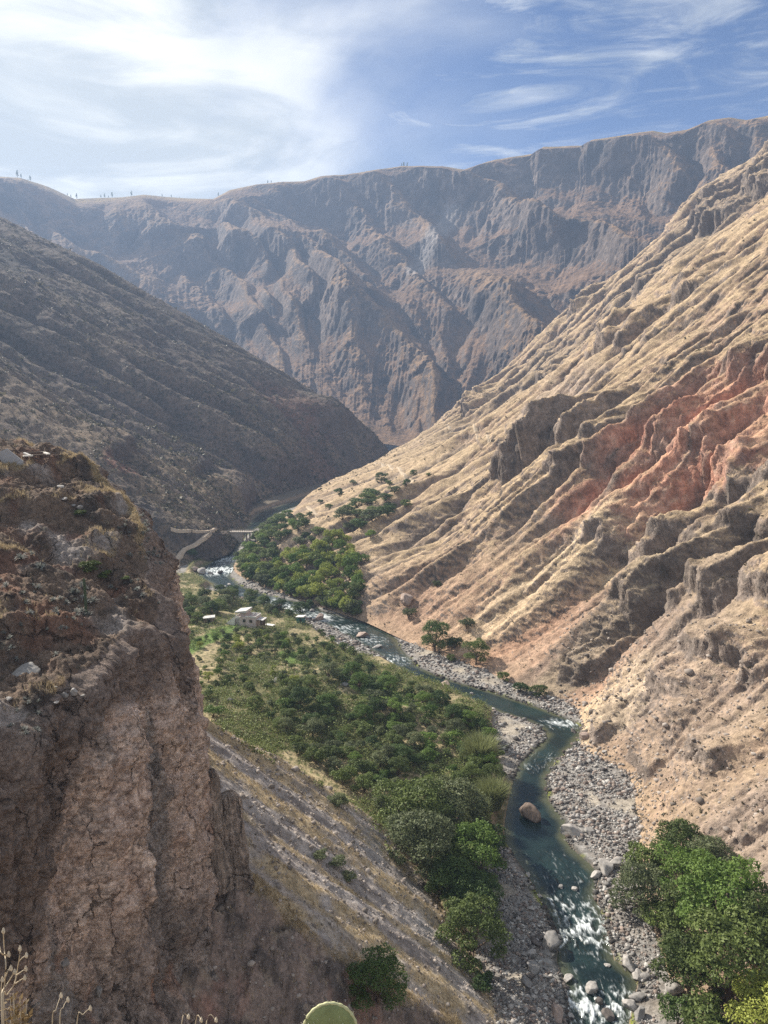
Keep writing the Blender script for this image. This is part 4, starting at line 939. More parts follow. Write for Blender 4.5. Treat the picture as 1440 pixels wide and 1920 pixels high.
def tree_meshes(kind, seed):
    """unit tree: 1 m wide, crown and trunk meshes"""
    rng = np.random.default_rng(seed); parts = []
    if kind in ('broad', 'willow'):
        nb, H, n, size = 13, .86, 13000, .0185
        main = []
        for q in range(nb):
            a = q * 2.4 + rng.uniform(-.5, .5); r = .34 * math.sqrt((q + .5) / nb) * rng.uniform(.75, 1.2)
            z = H * (.60 + .26 * math.cos(r / .36 * 1.45)) + rng.uniform(-.12, .10)
            main.append((r * math.cos(a), r * math.sin(a), z, rng.uniform(.09, .17)))
        for q in range(6):
            a = q * 1.05 + rng.uniform(-.4, .4); main.append((.34 * math.cos(a) * rng.uniform(.8, 1.15), .34 * math.sin(a), H * rng.uniform(.24, .46), rng.uniform(.08, .14)))
        bl = list(main)
        for cx, cy, cz, cr in main:
            for _ in range(6):
                e = rng.normal(size=3); e[2] = abs(e[2]) * .8 - .1; e /= np.linalg.norm(e)
                bl.append((cx + e[0] * cr * .9, cy + e[1] * cr * .9, cz + e[2] * cr * .8, cr * rng.uniform(.32, .55)))
        V, F = crown_geo(rng, bl, n, size, sag=.9 if kind == 'willow' else .3)
        trunk = [tube([(0, 0, -.06), (.01, 0, .12), (.0, .02, .34)], [.035, .028, .02])]
        for q in range(0, nb + 5, 2):
            c = np.array(bl[q][:3]); trunk.append(tube([(0, 0, .14), c * [.5, .5, 0] + [0, 0, .14 + .5 * (c[2] - .14)], c], [.018, .012, .004], 5))
    elif kind == 'bush':
        main = []
        for q in range(8):
            a = q * 2.4 + rng.uniform(-.6, .6); r = .30 * math.sqrt((q + .3) / 8) * rng.uniform(.7, 1.2)
            main.append((r * math.cos(a), r * math.sin(a), rng.uniform(.18, .56) * (1.1 - r), rng.uniform(.11, .19)))
        bl = list(main)
        for cx, cy, cz, cr in main:
            for _ in range(4):
                e = rng.normal(size=3); e[2] = abs(e[2]); e /= np.linalg.norm(e); bl.append((cx + e[0] * cr, cy + e[1] * cr, cz + e[2] * cr * .9, cr * rng.uniform(.3, .55)))
        V, F = crown_geo(rng, bl, 3400, .029)
        trunk = [tube([(0, 0, -.05), (0, 0, .2)], [.03, .02], 5)]
        for q in range(0, 8, 2):
            c = np.array(bl[q][:3]); trunk.append(tube([(0, 0, .02), c * .5, c], [.018, .012, .004], 5))
    elif kind == 'tall':
        bl = [(rng.uniform(-.10, .10), rng.uniform(-.10, .10), z, r) for z, r in ((.75, .30), (1.15, .34), (1.55, .30), (1.95, .24), (2.25, .15))]
        bl += [(rng.uniform(-.3, .3), rng.uniform(-.2, .2), rng.uniform(.8, 1.9), .18) for _ in range(4)]
        V, F = crown_geo(rng, bl, 700, .07)
        trunk = [tube([(0, 0, -.6), (.02, 0, .6), (0, .02, 1.5), (0, 0, 2.1)], [.06, .05, .03, .01], 6)]
    elif kind == 'reed':
        n = 2600; a = rng.uniform(0, 2 * math.pi, n); r = .28 * np.sqrt(rng.random(n))
        b = np.stack([r * np.cos(a), r * np.sin(a), 0 * r - .05], -1); h = rng.uniform(.35, .95, n)
        lean = np.stack([np.cos(a), np.sin(a)], -1) * (.05 + .5 * r[:, None] + rng.uniform(0, .10, (n, 1))) + rng.normal(size=(n, 2)) * .09
        m = b.copy(); m[:, :2] += lean * .45; m[:, 2] = h * .62
        t = b.copy(); t[:, :2] += lean * 1.25; t[:, 2] = h * (1 - .25 * rng.random(n))
        s = np.stack([-np.sin(a + rng.normal(size=n)), np.cos(a + rng.normal(size=n)), 0 * a], -1) * .0050
        V = np.stack([b - s, b + s, m + s * 1.2, t, m - s * 1.2], 1).reshape(-1, 3); i = np.arange(n) * 5
        F = np.concatenate([np.stack([i, i + 1, i + 2, i + 4], -1), np.stack([i + 4, i + 2, i + 3, i + 3], -1)])
        return poly_mesh('reed_leaves', V, F, False), None
    cm = mesh_from('crown', V, F, False)
    tv, tf = merge(trunk); tm = poly_mesh('trunk', tv, tf)
    return cm, tm

def leaf_mat(name, dark, light, scale=3.0):
    m, nt, b = new_mat(name); L = nt.links.new
    tc = N(nt, 'ShaderNodeTexCoord'); oi = N(nt, 'ShaderNodeObjectInfo')
    n1 = N(nt, 'ShaderNodeTexNoise', in_Scale=scale, in_Detail=4.0, in_Roughness=.7); L(tc.outputs['Object'], n1.inputs['Vector'])
    geo = N(nt, 'ShaderNodeNewGeometry')
    s = N(nt, 'ShaderNodeMath', operation='MULTIPLY_ADD'); L(geo.outputs['Random Per Island'], s.inputs[0]); s.inputs[1].default_value = .45; L(n1.outputs[0], s.inputs[2])
    s2 = N(nt, 'ShaderNodeMath', operation='MULTIPLY_ADD'); L(oi.outputs['Random'], s2.inputs[0]); s2.inputs[1].default_value = .55; L(s.outputs[0], s2.inputs[2])
    mr = N(nt, 'ShaderNodeMapRange'); mr.inputs[1].default_value = .55; mr.inputs[2].default_value = 1.35; L(s2.outputs[0], mr.inputs[0])
    mx = N(nt, 'ShaderNodeMix', data_type='RGBA'); L(mr.outputs[0], mx.inputs['Factor'])
    mx.inputs['A'].default_value = (*dark, 1); mx.inputs['B'].default_value = (*light, 1)
    L(mx.outputs['Result'], b.inputs['Base Color']); b.inputs['Roughness'].default_value = .6; b.inputs['Specular IOR Level'].default_value = .25
    tr = N(nt, 'ShaderNodeBsdfTranslucent'); L(mx.outputs['Result'], tr.inputs['Color'])
    ms = N(nt, 'ShaderNodeMixShader'); ms.inputs[0].default_value = .3
    L(b.outputs[0], ms.inputs[1]); L(tr.outputs[0], ms.inputs[2]); L(ms.outputs[0], nt.nodes['Material Output'].inputs['Surface'])
    return m

LEAF = {}
def leaves(tone):
    if not LEAF:
        LEAF.update(olive=leaf_mat('olive_leaves', (.048, .072, .021), (.175, .222, .062)), dark=leaf_mat('dark_leaves', (.030, .058, .020), (.110, .165, .046)),
                    bright=leaf_mat('bright_leaves', (.14, .19, .032), (.37, .40, .085)), grey=leaf_mat('grey_leaves', (.064, .082, .040), (.20, .225, .105)),
                    fresh=leaf_mat('fresh_leaves', (.058, .108, .022), (.18, .265, .055)), reed=leaf_mat('cane_leaves', (.085, .11, .038), (.26, .28, .12)),
                    dry=leaf_mat('dry_leaves', (.16, .11, .055), (.40, .30, .17)))
    return LEAF[tone]

PLANT = {}
def plant_mesh(kind, v, tone):
    key = (kind, v, tone)
    if key not in PLANT:
        base = (kind, v, None)
        if base not in PLANT: PLANT[base] = tree_meshes(kind, 100 + v * 7 + len(kind))
        cm, tm = PLANT[base]
        c = cm.copy(); c.name = 'crown'; c.materials.clear(); c.materials.append(leaves(tone))
        if tm is not None and not tm.materials: tm.materials.append(BARK[0])
        PLANT[key] = (c, tm)
    return PLANT[key]
BARK = []
COUNT = [0]
def place_plant(kind, tone, p, width, height=1.0, label=None, cat=None, group=None, name=None, parts=True):
    if not BARK: BARK.append(plain_mat('bark', (.13, .095, .07), .9, .35, 12))
    COUNT[0] += 1
    cm, tm = plant_mesh(kind, COUNT[0] % 4, tone)
    name = name or {'broad': 'tree', 'willow': 'tree', 'bush': 'shrub', 'tall': 'tree', 'reed': 'reed_clump'}[kind]
    cat = cat or {'broad': 'tree', 'willow': 'tree', 'bush': 'shrub', 'tall': 'tree', 'reed': 'reeds'}[kind]
    if parts and tm is not None:
        root = bpy.data.objects.new(name, None); COL.objects.link(root); root.empty_display_size = .5
        link('crown', cm, parent=root); link('trunk', tm, parent=root)
    else:
        root = link(name, cm)
    root.location = p; root.rotation_euler = (0, 0, random.uniform(0, 6.28)); root.scale = (width, width, width * height)
    root['label'] = label; root['category'] = cat
    if group: root['group'] = group
    return root

def spread(poly, n, gap, sheets, rng, dz=None):
    """points spread over the ground inside a sighted outline, at least `gap` metres apart"""
    poly = np.asarray(poly, float); lo, hi = poly.min(0), poly.max(0); pts = []
    for _ in range(n * 30):
        q = rng.uniform(lo, hi)
        if not inside(poly, np.array([q[0]]), np.array([q[1]]))[0]: continue
        p = hit(q[0], q[1], sheets)
        if p is None or p.y > 1000 or any((p - o).length < gap for o in pts): continue
        pts.append(p)
        if len(pts) >= n: break
    return pts

def build_plants():
    F, Rt, Bl = floor_o, right_s.o, bluff_s.o
    both = [F, Rt]; rng = np.random.default_rng(21)
    def one(px, py, w, kind, tone, label, h=1.0, sheets=both, **kw):
        p = hit(px, py, sheets)
        if p is None: print('no ground', px, py); return
        return place_plant(kind, tone, p, px_size(p, w), h, label, **kw)
    G = 'trees and shrubs of the lower right grove'
    # grove on the lower right bank: (foot column, foot row, crown width, kind, tone, label)
    for a in [
        (1208, 1645, 78, 'bush', 'olive', 'rounded olive shrub at the upper left corner of the lower right grove', .9),
        (1278, 1630, 100, 'broad', 'olive', 'broad olive tree at the top of the lower right grove against the bare slope', .8),
        (1328, 1640, 76, 'broad', 'grey', 'dull olive tree casting its shadow on the bare slope at the grove upper right edge', .8),
        (1200, 1710, 96, 'broad', 'grey', 'grey olive tree overhanging the pale undercut rock of the right bank', .8),
        (1282, 1690, 96, 'broad', 'fresh', 'bright green flat topped tree in the upper middle of the lower right grove', .9),
        (1290, 1735, 92, 'broad', 'olive', 'mid green tree below the bright flat topped tree of the grove', .9),
        (1238, 1752, 80, 'bush', 'olive', 'light olive shrub on the river side of the grove above the eroded bank', .8),
        (1262, 1800, 70, 'bush', 'grey', 'pale olive shrub leaning out over the eroded gravel bank', .8),
        (1350, 1770, 150, 'willow', 'fresh', 'largest fresh green tree with lumpy crown at the centre of the grove', .95),
        (1425, 1785, 120, 'willow', 'olive', 'dark rounded tree cut by the right picture edge in the grove', .9),
        (1290, 1870, 110, 'willow', 'olive', 'drooping olive tree beside the gravel at the grove lower left', .9),
        (1365, 1890, 160, 'willow', 'olive', 'wide drooping olive green tree in front of the largest tree of the grove', .95),
        (1270, 1925, 70, 'bush', 'dark', 'small dark green shrub at the edge of the cobbles below the drooping tree', 1.0),
        (1430, 1945, 120, 'broad', 'bright', 'vivid yellow green tree in the bottom right corner', .85),
        (1345, 1975, 130, 'bush', 'olive', 'low olive bush in front of the vivid yellow green tree', .7),
        (1440, 1850, 70, 'bush', 'dry', 'brownish dry shrub between the grove trees near the right edge', .9)]:
        one(a[0], a[1], a[2] * 1.3, a[3], a[4], a[5], a[6], group=G)
    # trees at the river foot of the scree
    G = 'trees along the foot of the scree on the left bank'
    for a in [
        (775, 1575, 120, 'broad', 'olive', 'olive tree at the end of the golden grass crest above the scree', .8),
        (850, 1560, 110, 'broad', 'grey', 'pale olive feathery tree behind the first tree of the scree foot', .8),
        (795, 1640, 120, 'broad', 'grey', 'soft grey olive tree leaning over the scree edge', .85),
        (860, 1640, 100, 'bush', 'olive', 'olive shrub between the grey olive tree and the fresh green crown', .9),
        (895, 1655, 100, 'broad', 'fresh', 'fresh green crowned tree above the shaded left gravel', .95),
        (850, 1700, 90, 'broad', 'dark', 'dark green tree in the shade beneath the fresh green crown', .9),
        (885, 1730, 90, 'broad', 'dark', 'lowest deep green tree in the dark row above the left gravel', .9),
        (885, 1800, 110, 'broad', 'olive', 'separate bushy green tree standing lowest beside the left gravel', .9),
        (905, 1860, 50, 'bush', 'dark', 'little dark shrub under the lowest tree by the left gravel', .8),
        (915, 1590, 70, 'bush', 'dark', 'dark shrub overhanging the undercut left bank of the calm pool', .9)]:
        one(a[0], a[1], a[2] * 1.3, a[3], a[4], a[5], a[6], group=G)
    one(710, 1880, 125, 'broad', 'dark', 'shaded dark green tree in the gully right of the cactus pad', .8)
    one(636, 1512, 50, 'bush', 'grey', 'lone grey green shrub growing on the golden grass crest', .7)
    for px, py, w in [(600, 1610, 44), (632, 1622, 48), (655, 1650, 40)]:
        one(px, py, w, 'bush', 'grey', 'low green thorn bush in the scree below the grass strips', .5, group='thorn bushes on the scree')
    one(900, 1430, 66, 'reed', 'reed', 'tall clump of pale green cane left of the island gravel', 1.0)
    one(922, 1510, 62, 'reed', 'reed', 'leaning pale cane clump beside the calm pool', 1.0)
    one(893, 1530, 48, 'reed', 'reed', 'smaller cane clump behind the pool side canes', .9)
    # single trees and shrubs on the right bank
    for a in [
        (815, 1222, 62, 'broad', 'dark', 'dense dark green tree alone at the foot of the sunlit slope', 1.05),
        (852, 1215, 36, 'bush', 'olive', 'small olive shrub just right of the dense dark tree', 1.0),
        (893, 1245, 52, 'broad', 'olive', 'olive tree at the edge of the gravel right of the small shrub', 1.0),
        (874, 1178, 38, 'bush', 'grey', 'grey green shrub higher on the slope behind the olive tree', .9),
        (766, 1160, 34, 'bush', 'grey', 'round greyish shrub left of the dense dark tree', .9),
        (845, 1240, 24, 'bush', 'olive', 'little bush at the foot of the dense dark tree', .9),
        (944, 1278, 32, 'bush', 'olive', 'low olive bush by the middle of the right gravel', .9),
        (976, 1297, 44, 'bush', 'dark', 'dark spreading bush under the grey rock rib', .7),
        (1012, 1305, 44, 'bush', 'olive', 'spreading bush right of the dark one under the grey rock rib', .7),
        (820, 1100, 22, 'bush', 'grey', 'tiny shrub in a rill of the sunlit slope', .8),
        (715, 905, 26, 'broad', 'dark', 'spreading dark tree standing clear on the golden bench', .85),
        (775, 892, 17, 'broad', 'dark', 'little dark tree beside the bend of the bench track', .8),
        (762, 912, 24, 'bush', 'dark', 'rounded dark green bush below the bench track', .9),
        (730, 910, 17, 'bush', 'olive', 'small round bush right of the spreading tree on the bench', .9),
        (803, 893, 16, 'bush', 'olive', 'low flat bush furthest right on the bench', .6),
        (662, 910, 19, 'bush', 'grey', 'pale round bush near the edge of the bench', .9),
        (636, 930, 28, 'bush', 'dark', 'dark green bush on the bench rim', .8),
        (601, 943, 16, 'bush', 'dark', 'dark bush at the far left of the bench rim', .7),
        (617, 955, 20, 'bush', 'olive', 'olive bush by the pale track on the bench rim', .8),
        (695, 1008, 26, 'bush', 'fresh', 'compact green bush alone on the slope above the thicket', .9),
        (684, 1054, 26, 'bush', 'fresh', 'compact green bush beside the dark gully mouth', .9),
        (580, 968, 20, 'bush', 'olive', 'olive bush left of the pale track on the bench rim', .7),
        (660, 1155, 40, 'bush', 'grey', 'dry greyish bush at the right end of the river thicket', 1.2),
        (578, 1143, 30, 'bush', 'dark', 'round dark green bush at the water edge of the thicket', 1.0),
        (740, 925, 30, 'bush', 'grey', 'grey bush right of the upper thicket on the bench', .7),
        (760, 950, 30, 'bush', 'olive', 'olive bush at the right end of the upper thicket', .7),
        (362, 1045, 26, 'bush', 'dark', 'dark green tree inside the bend of the left dirt road', .9)]:
        one(*a[:3], a[3], a[4], a[5], a[6], sheets=both + [left_s.o])
    # the thicket of the right bank
    for poly, n, gap, tones, w, h, lab, grp in [
        ([(490, 1065), (560, 1035), (640, 1010), (668, 1060), (678, 1125), (660, 1158), (600, 1142), (540, 1120)], 62, 4.6, ['bright', 'bright', 'bright', 'fresh', 'olive'], (6, 10.5), 1.05,
         'light green bushy shrub packed in the middle of the right bank thicket', 'light green shrubs of the right bank thicket'),
        ([(450, 1052), (474, 1020), (500, 990), (530, 972), (560, 965), (580, 985), (520, 1020), (510, 1100), (462, 1082)], 56, 4.6, ['dark', 'olive', 'olive', 'fresh'], (6.5, 11), .8,
         'green shrub packed in the thicket between the bridge and the light green shrubs', 'shrubs of the thicket near the bridge'),
        ([(444, 1048), (470, 1050), (520, 1085), (600, 1118), (670, 1130), (672, 1160), (620, 1145), (560, 1124), (500, 1105), (456, 1086)], 46, 3.6, ['bright', 'fresh', 'olive', 'grey', 'bright'], (4.5, 8), 1.0,
         'leafy shrub at the water edge of the right bank thicket', 'shrubs at the water edge of the thicket'),
        ([(560, 1010), (620, 985), (650, 1000), (640, 1025), (570, 1045)], 14, 6, ['grey', 'olive'], (7, 11), .7,
         'dull shrub on the rocky slope above the light green thicket', 'dull shrubs above the light green thicket'),
        ([(625, 985), (660, 955), (690, 932), (735, 935), (745, 955), (715, 978), (670, 1000), (635, 1000)], 34, 6.5, ['dark', 'grey', 'olive', 'dark'], (9, 14), .65,
         'dull green shrub in the upper thicket on the golden bench', 'shrubs of the upper thicket on the bench')]:
        for p in spread(poly, n, gap, both, rng):
            place_plant('bush', tones[int(rng.integers(len(tones)))], p, rng.uniform(*w), h * rng.uniform(.8, 1.2), lab, group=grp, parts=True)
    # the cultivated terrace of the left bank
    for poly, n, gap, kinds, tones, w, h, lab, grp, nm in [
        ([(470, 1330), (560, 1290), (640, 1270), (700, 1290), (770, 1290), (850, 1335), (925, 1380), (945, 1470), (900, 1500), (820, 1500), (720, 1490), (640, 1430), (560, 1400)], 130, 2.8, ['bush', 'broad', 'bush'], ['dark', 'olive', 'fresh', 'olive', 'grey'], (2.4, 6.8), .85,
         'leafy green tree in the dense grove on the near half of the terrace', 'grove on the near half of the terrace', 'tree'),
        ([(530, 1400), (640, 1440), (720, 1500), (790, 1520), (760, 1545), (660, 1480), (560, 1430)], 12, 4, ['bush'], ['olive', 'grey'], (4, 7), .8,
         'dull green shrub along the golden crest where the terrace ends', 'shrubs behind the golden crest', 'shrub'),
        ([(355, 1190), (430, 1178), (520, 1190), (600, 1200), (640, 1240), (560, 1290), (470, 1300), (390, 1310), (362, 1260)], 95, 2.6, ['bush'], ['olive', 'fresh', 'dark', 'olive', 'bright', 'grey'], (1.6, 3.8), 1.0,
         'green shrub scattered over the terrace below the white house', 'shrubs over the terrace below the white house', 'shrub'),
        ([(420, 1204), (455, 1194), (530, 1194), (545, 1222), (470, 1230)], 16, 3.2, ['bush'], ['olive', 'fresh', 'bright'], (3.0, 4.6), 1.0,
         'small rounded tree directly below the white house', 'small trees directly below the white house', 'tree'),
        ([(345, 1120), (430, 1110), (520, 1135), (600, 1165), (560, 1168), (490, 1150), (425, 1150), (350, 1180)], 40, 4.2, ['bush', 'broad'], ['olive', 'grey', 'olive', 'dark'], (4, 7.5), .85,
         'leafy tree between the white house and the upper river', 'trees behind the white house', 'tree'),
        ([(600, 1185), (650, 1215), (720, 1262), (800, 1300), (900, 1345), (930, 1375), (880, 1350), (760, 1300), (660, 1250), (600, 1215)], 46, 3.0, ['bush'], ['dark', 'olive', 'fresh'], (2.2, 4.2), .9,
         'small green bush along the river rim of the terrace', 'bushes along the river rim of the terrace', 'shrub')]:
        for p in spread(poly, n, gap, [F], rng):
            place_plant(kinds[int(rng.integers(len(kinds)))], tones[int(rng.integers(len(tones)))], p, rng.uniform(*w), h * rng.uniform(.8, 1.2), lab, group=grp, name=nm, cat=nm)
    one(400, 1345, 50, 'bush', 'fresh', 'single bright bush at the cliff side end of the terrace', .7, sheets=[F])
    # trees on the rim of the far mountain
    rx, ry, _ = project(far_s.ridge)
    rimt = [(33, 15, 'tallest tree on the far left rim'), (40, 9, 'tree leaning beside the tallest tree on the far left rim'), (57, 11, 'slender tree right of the pair on the far left rim'), (52, 4, 'tiny bush between the trees of the far left rim'),
            (126, 6, 'small tree at the foot of the left rim slope'), (132, 6, 'second small tree at the foot of the left rim slope'), (143, 11, 'pointed tree at the low end of the left rim slope'),
            (190, 7, 'left tree of the cluster on the saddle of the rim'), (196, 9, 'middle tree of the cluster on the saddle of the rim'), (210, 11, 'tallest tree of the cluster on the saddle of the rim'), (204, 5, 'lowest tree of the cluster on the saddle of the rim'),
            (247, 11, 'lone slender tree on the hump of the saddle'), (304, 6, 'small tree right of the hump on the rim'), (322, 6, 'small tree further right of the hump on the rim'), (336, 3, 'bush on the rim right of the small trees'),
            (410, 8, 'lone tree where the rim starts rising again'), (503, 7, 'left tree of the pair on the rising rim'), (508, 6, 'right tree of the pair on the rising rim'), (522, 3, 'small bush beside the pair on the rising rim'),
            (752, 8, 'left tree of the clump on the high middle rim'), (757, 10, 'tall tree of the clump on the high middle rim'), (763, 9, 'right tree of the clump on the high middle rim')]
    for px, hp, lab in rimt:
        j = int(np.argmin(np.abs(rx - px))); p = Vector(far_s.ridge[j]); p.z -= 1.5
        hgt = px_size(p, hp)
        place_plant('tall', 'dark', p, hgt / 2.35, 1.0, 'dark ' + lab.replace('tallest', 'tallest').strip(), group='trees along the mountain rim')

# ------------------------------------------------------------------ undergrowth, dry grass
def blades(pos, rng, h, w, per, lean=.5):
    n = len(pos) * per; p = np.repeat(pos, per, 0) + rng.normal(size=(n, 3)) * np.array([w * 4, w * 4, 0])
    a = rng.uniform(0, 2 * math.pi, n); d = np.stack([np.cos(a), np.sin(a), 0 * a], -1); s = np.stack([-np.sin(a), np.cos(a), 0 * a], -1) * w
    hh = (h * rng.uniform(.5, 1.2, n))[:, None]
    t = p + d * hh * lean * rng.uniform(.2, 1, (n, 1)) + np.array([0, 0, 1]) * hh
    p = p - np.array([0, 0, .05])
    return np.stack([p - s, p + s, t + s * .25, t - s * .25], 1).reshape(-1, 3), np.arange(n * 4).reshape(n, 4)

def build_cover():
    rng = np.random.default_rng(31)
    # low crops, prickly pear and weeds between the trees of the terrace
    n = 42000
    y = np.exp(rng.uniform(math.log(118), math.log(400), n)); x = y * rng.uniform(-.30, .16, n)
    d, side = river_dist(x, y); zs, p1, p2, nn = scree(x, y); z = floor_z(x, y)
    g = np.full(n, 1e9)
    for q in GRAVEL_LEFT: g = np.minimum(g, poly_dist(q, x, y))
    pale = fbm(x / 20, y / 20, 6, 3) + .5 * fbm(x / 5, y / 5, 9, 5)
    k = (side < 0) & (d > 2.5) & (g > 1.5) & (zs < z - .4) & (pale < .0 + .25 * rng.random(n)) & (fbm(x / 7, y / 7, 55, 3) > -.28 + .35 * (rng.random(n) - .5))
    P = np.stack([x, y, z], -1)[k]; m = len(P); per = 9; big = rng.lognormal(0, .45, (m, 1)).repeat(per, 0)
    pos = np.repeat(P, per, 0) + rng.normal(size=(m * per, 3)) * [.42, .42, 0] * big + np.array([0, 0, 1]) * rng.uniform(.05, .85, (m * per, 1)) * big
    nr = rng.normal(size=pos.shape) + [0, 0, .8]; nr /= np.linalg.norm(nr, axis=1, keepdims=True)
    V, F = leaf_quads(pos, nr, .22, rng, .6)
    link('undergrowth', mesh_from('undergrowth', V, F, False), leaf_mat('undergrowth_leaves', (.055, .088, .024), (.24, .27, .09), .35), kind='stuff')
    # dry grass: rims of the bluff, crest and strips of the scree
    S = bluff_s; w = S.rim.copy(); X, Y, D = project(S.P); w[(X < -80) | (X > 500) | (Y > 1990)] = 0
    w = np.clip(w, 0, 1).ravel(); cum = w / w.sum(); i = rng.choice(len(w), 5200, p=cum); B1 = S.P.reshape(-1, 3)[i]
    w = FLOOR['strip'] * (FLOOR['y'] < 190) * (FLOOR['x'] > -45); area = FLOOR['y'] ** 2; w = np.clip(w * area, 0, None).ravel()
    i = rng.choice(len(w), 5200, p=w / w.sum()); B2 = np.stack([FLOOR['x'].ravel()[i], FLOOR['y'].ravel()[i], FLOOR['z'].ravel()[i]], -1)
    w = FLOOR['edge'] * (FLOOR['y'] < 120) * (FLOOR['x'] > -24) * (FLOOR['x'] < 14) * area; w = np.clip(w, 0, None).ravel()
    i = rng.choice(len(w), 2600, p=w / w.sum()); B2 = np.concatenate([B2, np.stack([FLOOR['x'].ravel()[i], FLOOR['y'].ravel()[i], FLOOR['z'].ravel()[i]], -1)])
    V1, F1 = blades(B1, rng, .42, .016, 5); V2, F2 = blades(B2, rng, .42, .022, 5)
    V, F = merge([(V1, F1), (V2, F2)])
    link('dry_grass', mesh_from('dry_grass', V, F, False), leaf_mat('dry_grass_blades', (.32, .25, .155), (.64, .52, .33), .4), kind='stuff')
    # thorn scrub dotted over the two hillsides
    parts = []
    for S, n, lo, hi, h in ((left_s, 9000, 0, 99999, 1.15), (right_s, 3000, 120, 99999, .7)):
        Pf = S.P.reshape(-1, 3); X, Y, D = S.proj; ok = ((X > -60) & (X < 1500) & (Y > 150) & (Y < 1950) & (D < 1100)).ravel()
        wt = ok * (np.clip(.25 + fbm(Pf[:, 0] / 40, Pf[:, 1] / 40, Pf[:, 2] / 40, 3), 0, 1)); i = rng.choice(len(wt), n, p=wt / wt.sum())
        c = Pf[i]; per = 6
        sz = h * rng.lognormal(0, .35, (n, 1)) * np.clip(np.linalg.norm(c - [0, 0, 85], axis=1, keepdims=True) / 500, .45, 1.1)
        pos = np.repeat(c, per, 0) + rng.normal(size=(n * per, 3)) * np.repeat(sz, per, 0) * [.35, .35, .2] + np.repeat(sz, per, 0) * [0, 0, .35]
        nr = rng.normal(size=pos.shape) + [0, 0, .4]; nr /= np.linalg.norm(nr, axis=1, keepdims=True)
        V, F = leaf_quads(pos, nr, .5, rng, .8)
        V = pos.repeat(4, 0) + (V - pos.repeat(4, 0)) * np.repeat(sz, per * 4, 0)
        parts.append((V, F))
    V, F = merge(parts)
    link('thorn_scrub', mesh_from('thorn_scrub', V, F, False), leaf_mat('thorn_scrub_leaves', (.055, .052, .032), (.19, .165, .10), .05), kind='stuff')

# ------------------------------------------------------------------ stones
import bmesh
def rock_mesh(seed, sub=4, cuts=11):
    rng = np.random.default_rng(seed); bm = bmesh.new(); bmesh.ops.create_icosphere(bm, subdivisions=sub, radius=1)
    v = np.array([p.co for p in bm.verts]); f = np.array([[q.index for q in k.verts] for k in bm.faces]); bm.free()
    v *= np.array([1, rng.uniform(.7, .95), rng.uniform(.55, .8)])
    for _ in range(cuts):
        n = rng.normal(size=3); n /= np.linalg.norm(n); h = rng.uniform(.38, .68); over = np.maximum(v @ n - h, 0); v -= over[:, None] * n * .96
    q = v / np.linalg.norm(v, axis=1, keepdims=True)
    v = v * (1 + .20 * fbm(q[:, 0] * 1.4 + seed, q[:, 1] * 1.4, q[:, 2] * 1.4, 5, .55)[:, None]) * 1.18
    me = mesh_from('stone', v, f, False)
    return me

STONE_M = {}
def stone_mat(tone):
    if not STONE_M:
        for k, c in dict(grey=(.24, .225, .21), pale=(.35, .325, .30), dark=(.12, .105, .095), pink=(.33, .255, .215), brown=(.165, .125, .10)).items():
            m = plain_mat(k + '_stone', c, .85, .35, 2.2, .2, .5)
            STONE_M[k] = m
    return STONE_M[tone]

SHAPES = {}
def stone(px=None, py=None, w=0, tone='grey', label=None, group=None, sheets=None, squash=1.0, p=None, sink=.25, name='boulder', cat='boulder', yaw=None, rad=None):
    if p is None:
        p = hit(px, py, sheets or [floor_o, right_s.o])
        if p is None: print('no ground', px, py); return
    r = rad or px_size(p, w) * .50
    COUNT[0] += 1; key = (COUNT[0] % 9, tone)
    if key not in SHAPES:
        me = rock_mesh(50 + key[0] * 3); me.materials.append(stone_mat(tone)); SHAPES[key] = me
    o = link(name, SHAPES[key]); o.location = (p.x, p.y, p.z + r * (.6 * squash - sink)); o.scale = (r, r * .9, r * squash)
    o.rotation_euler = (random.uniform(-.2, .2), random.uniform(-.2, .2), random.uniform(0, 6.28) if yaw is None else yaw)
    o['label'] = label; o['category'] = cat
    if group: o['group'] = group
    return o

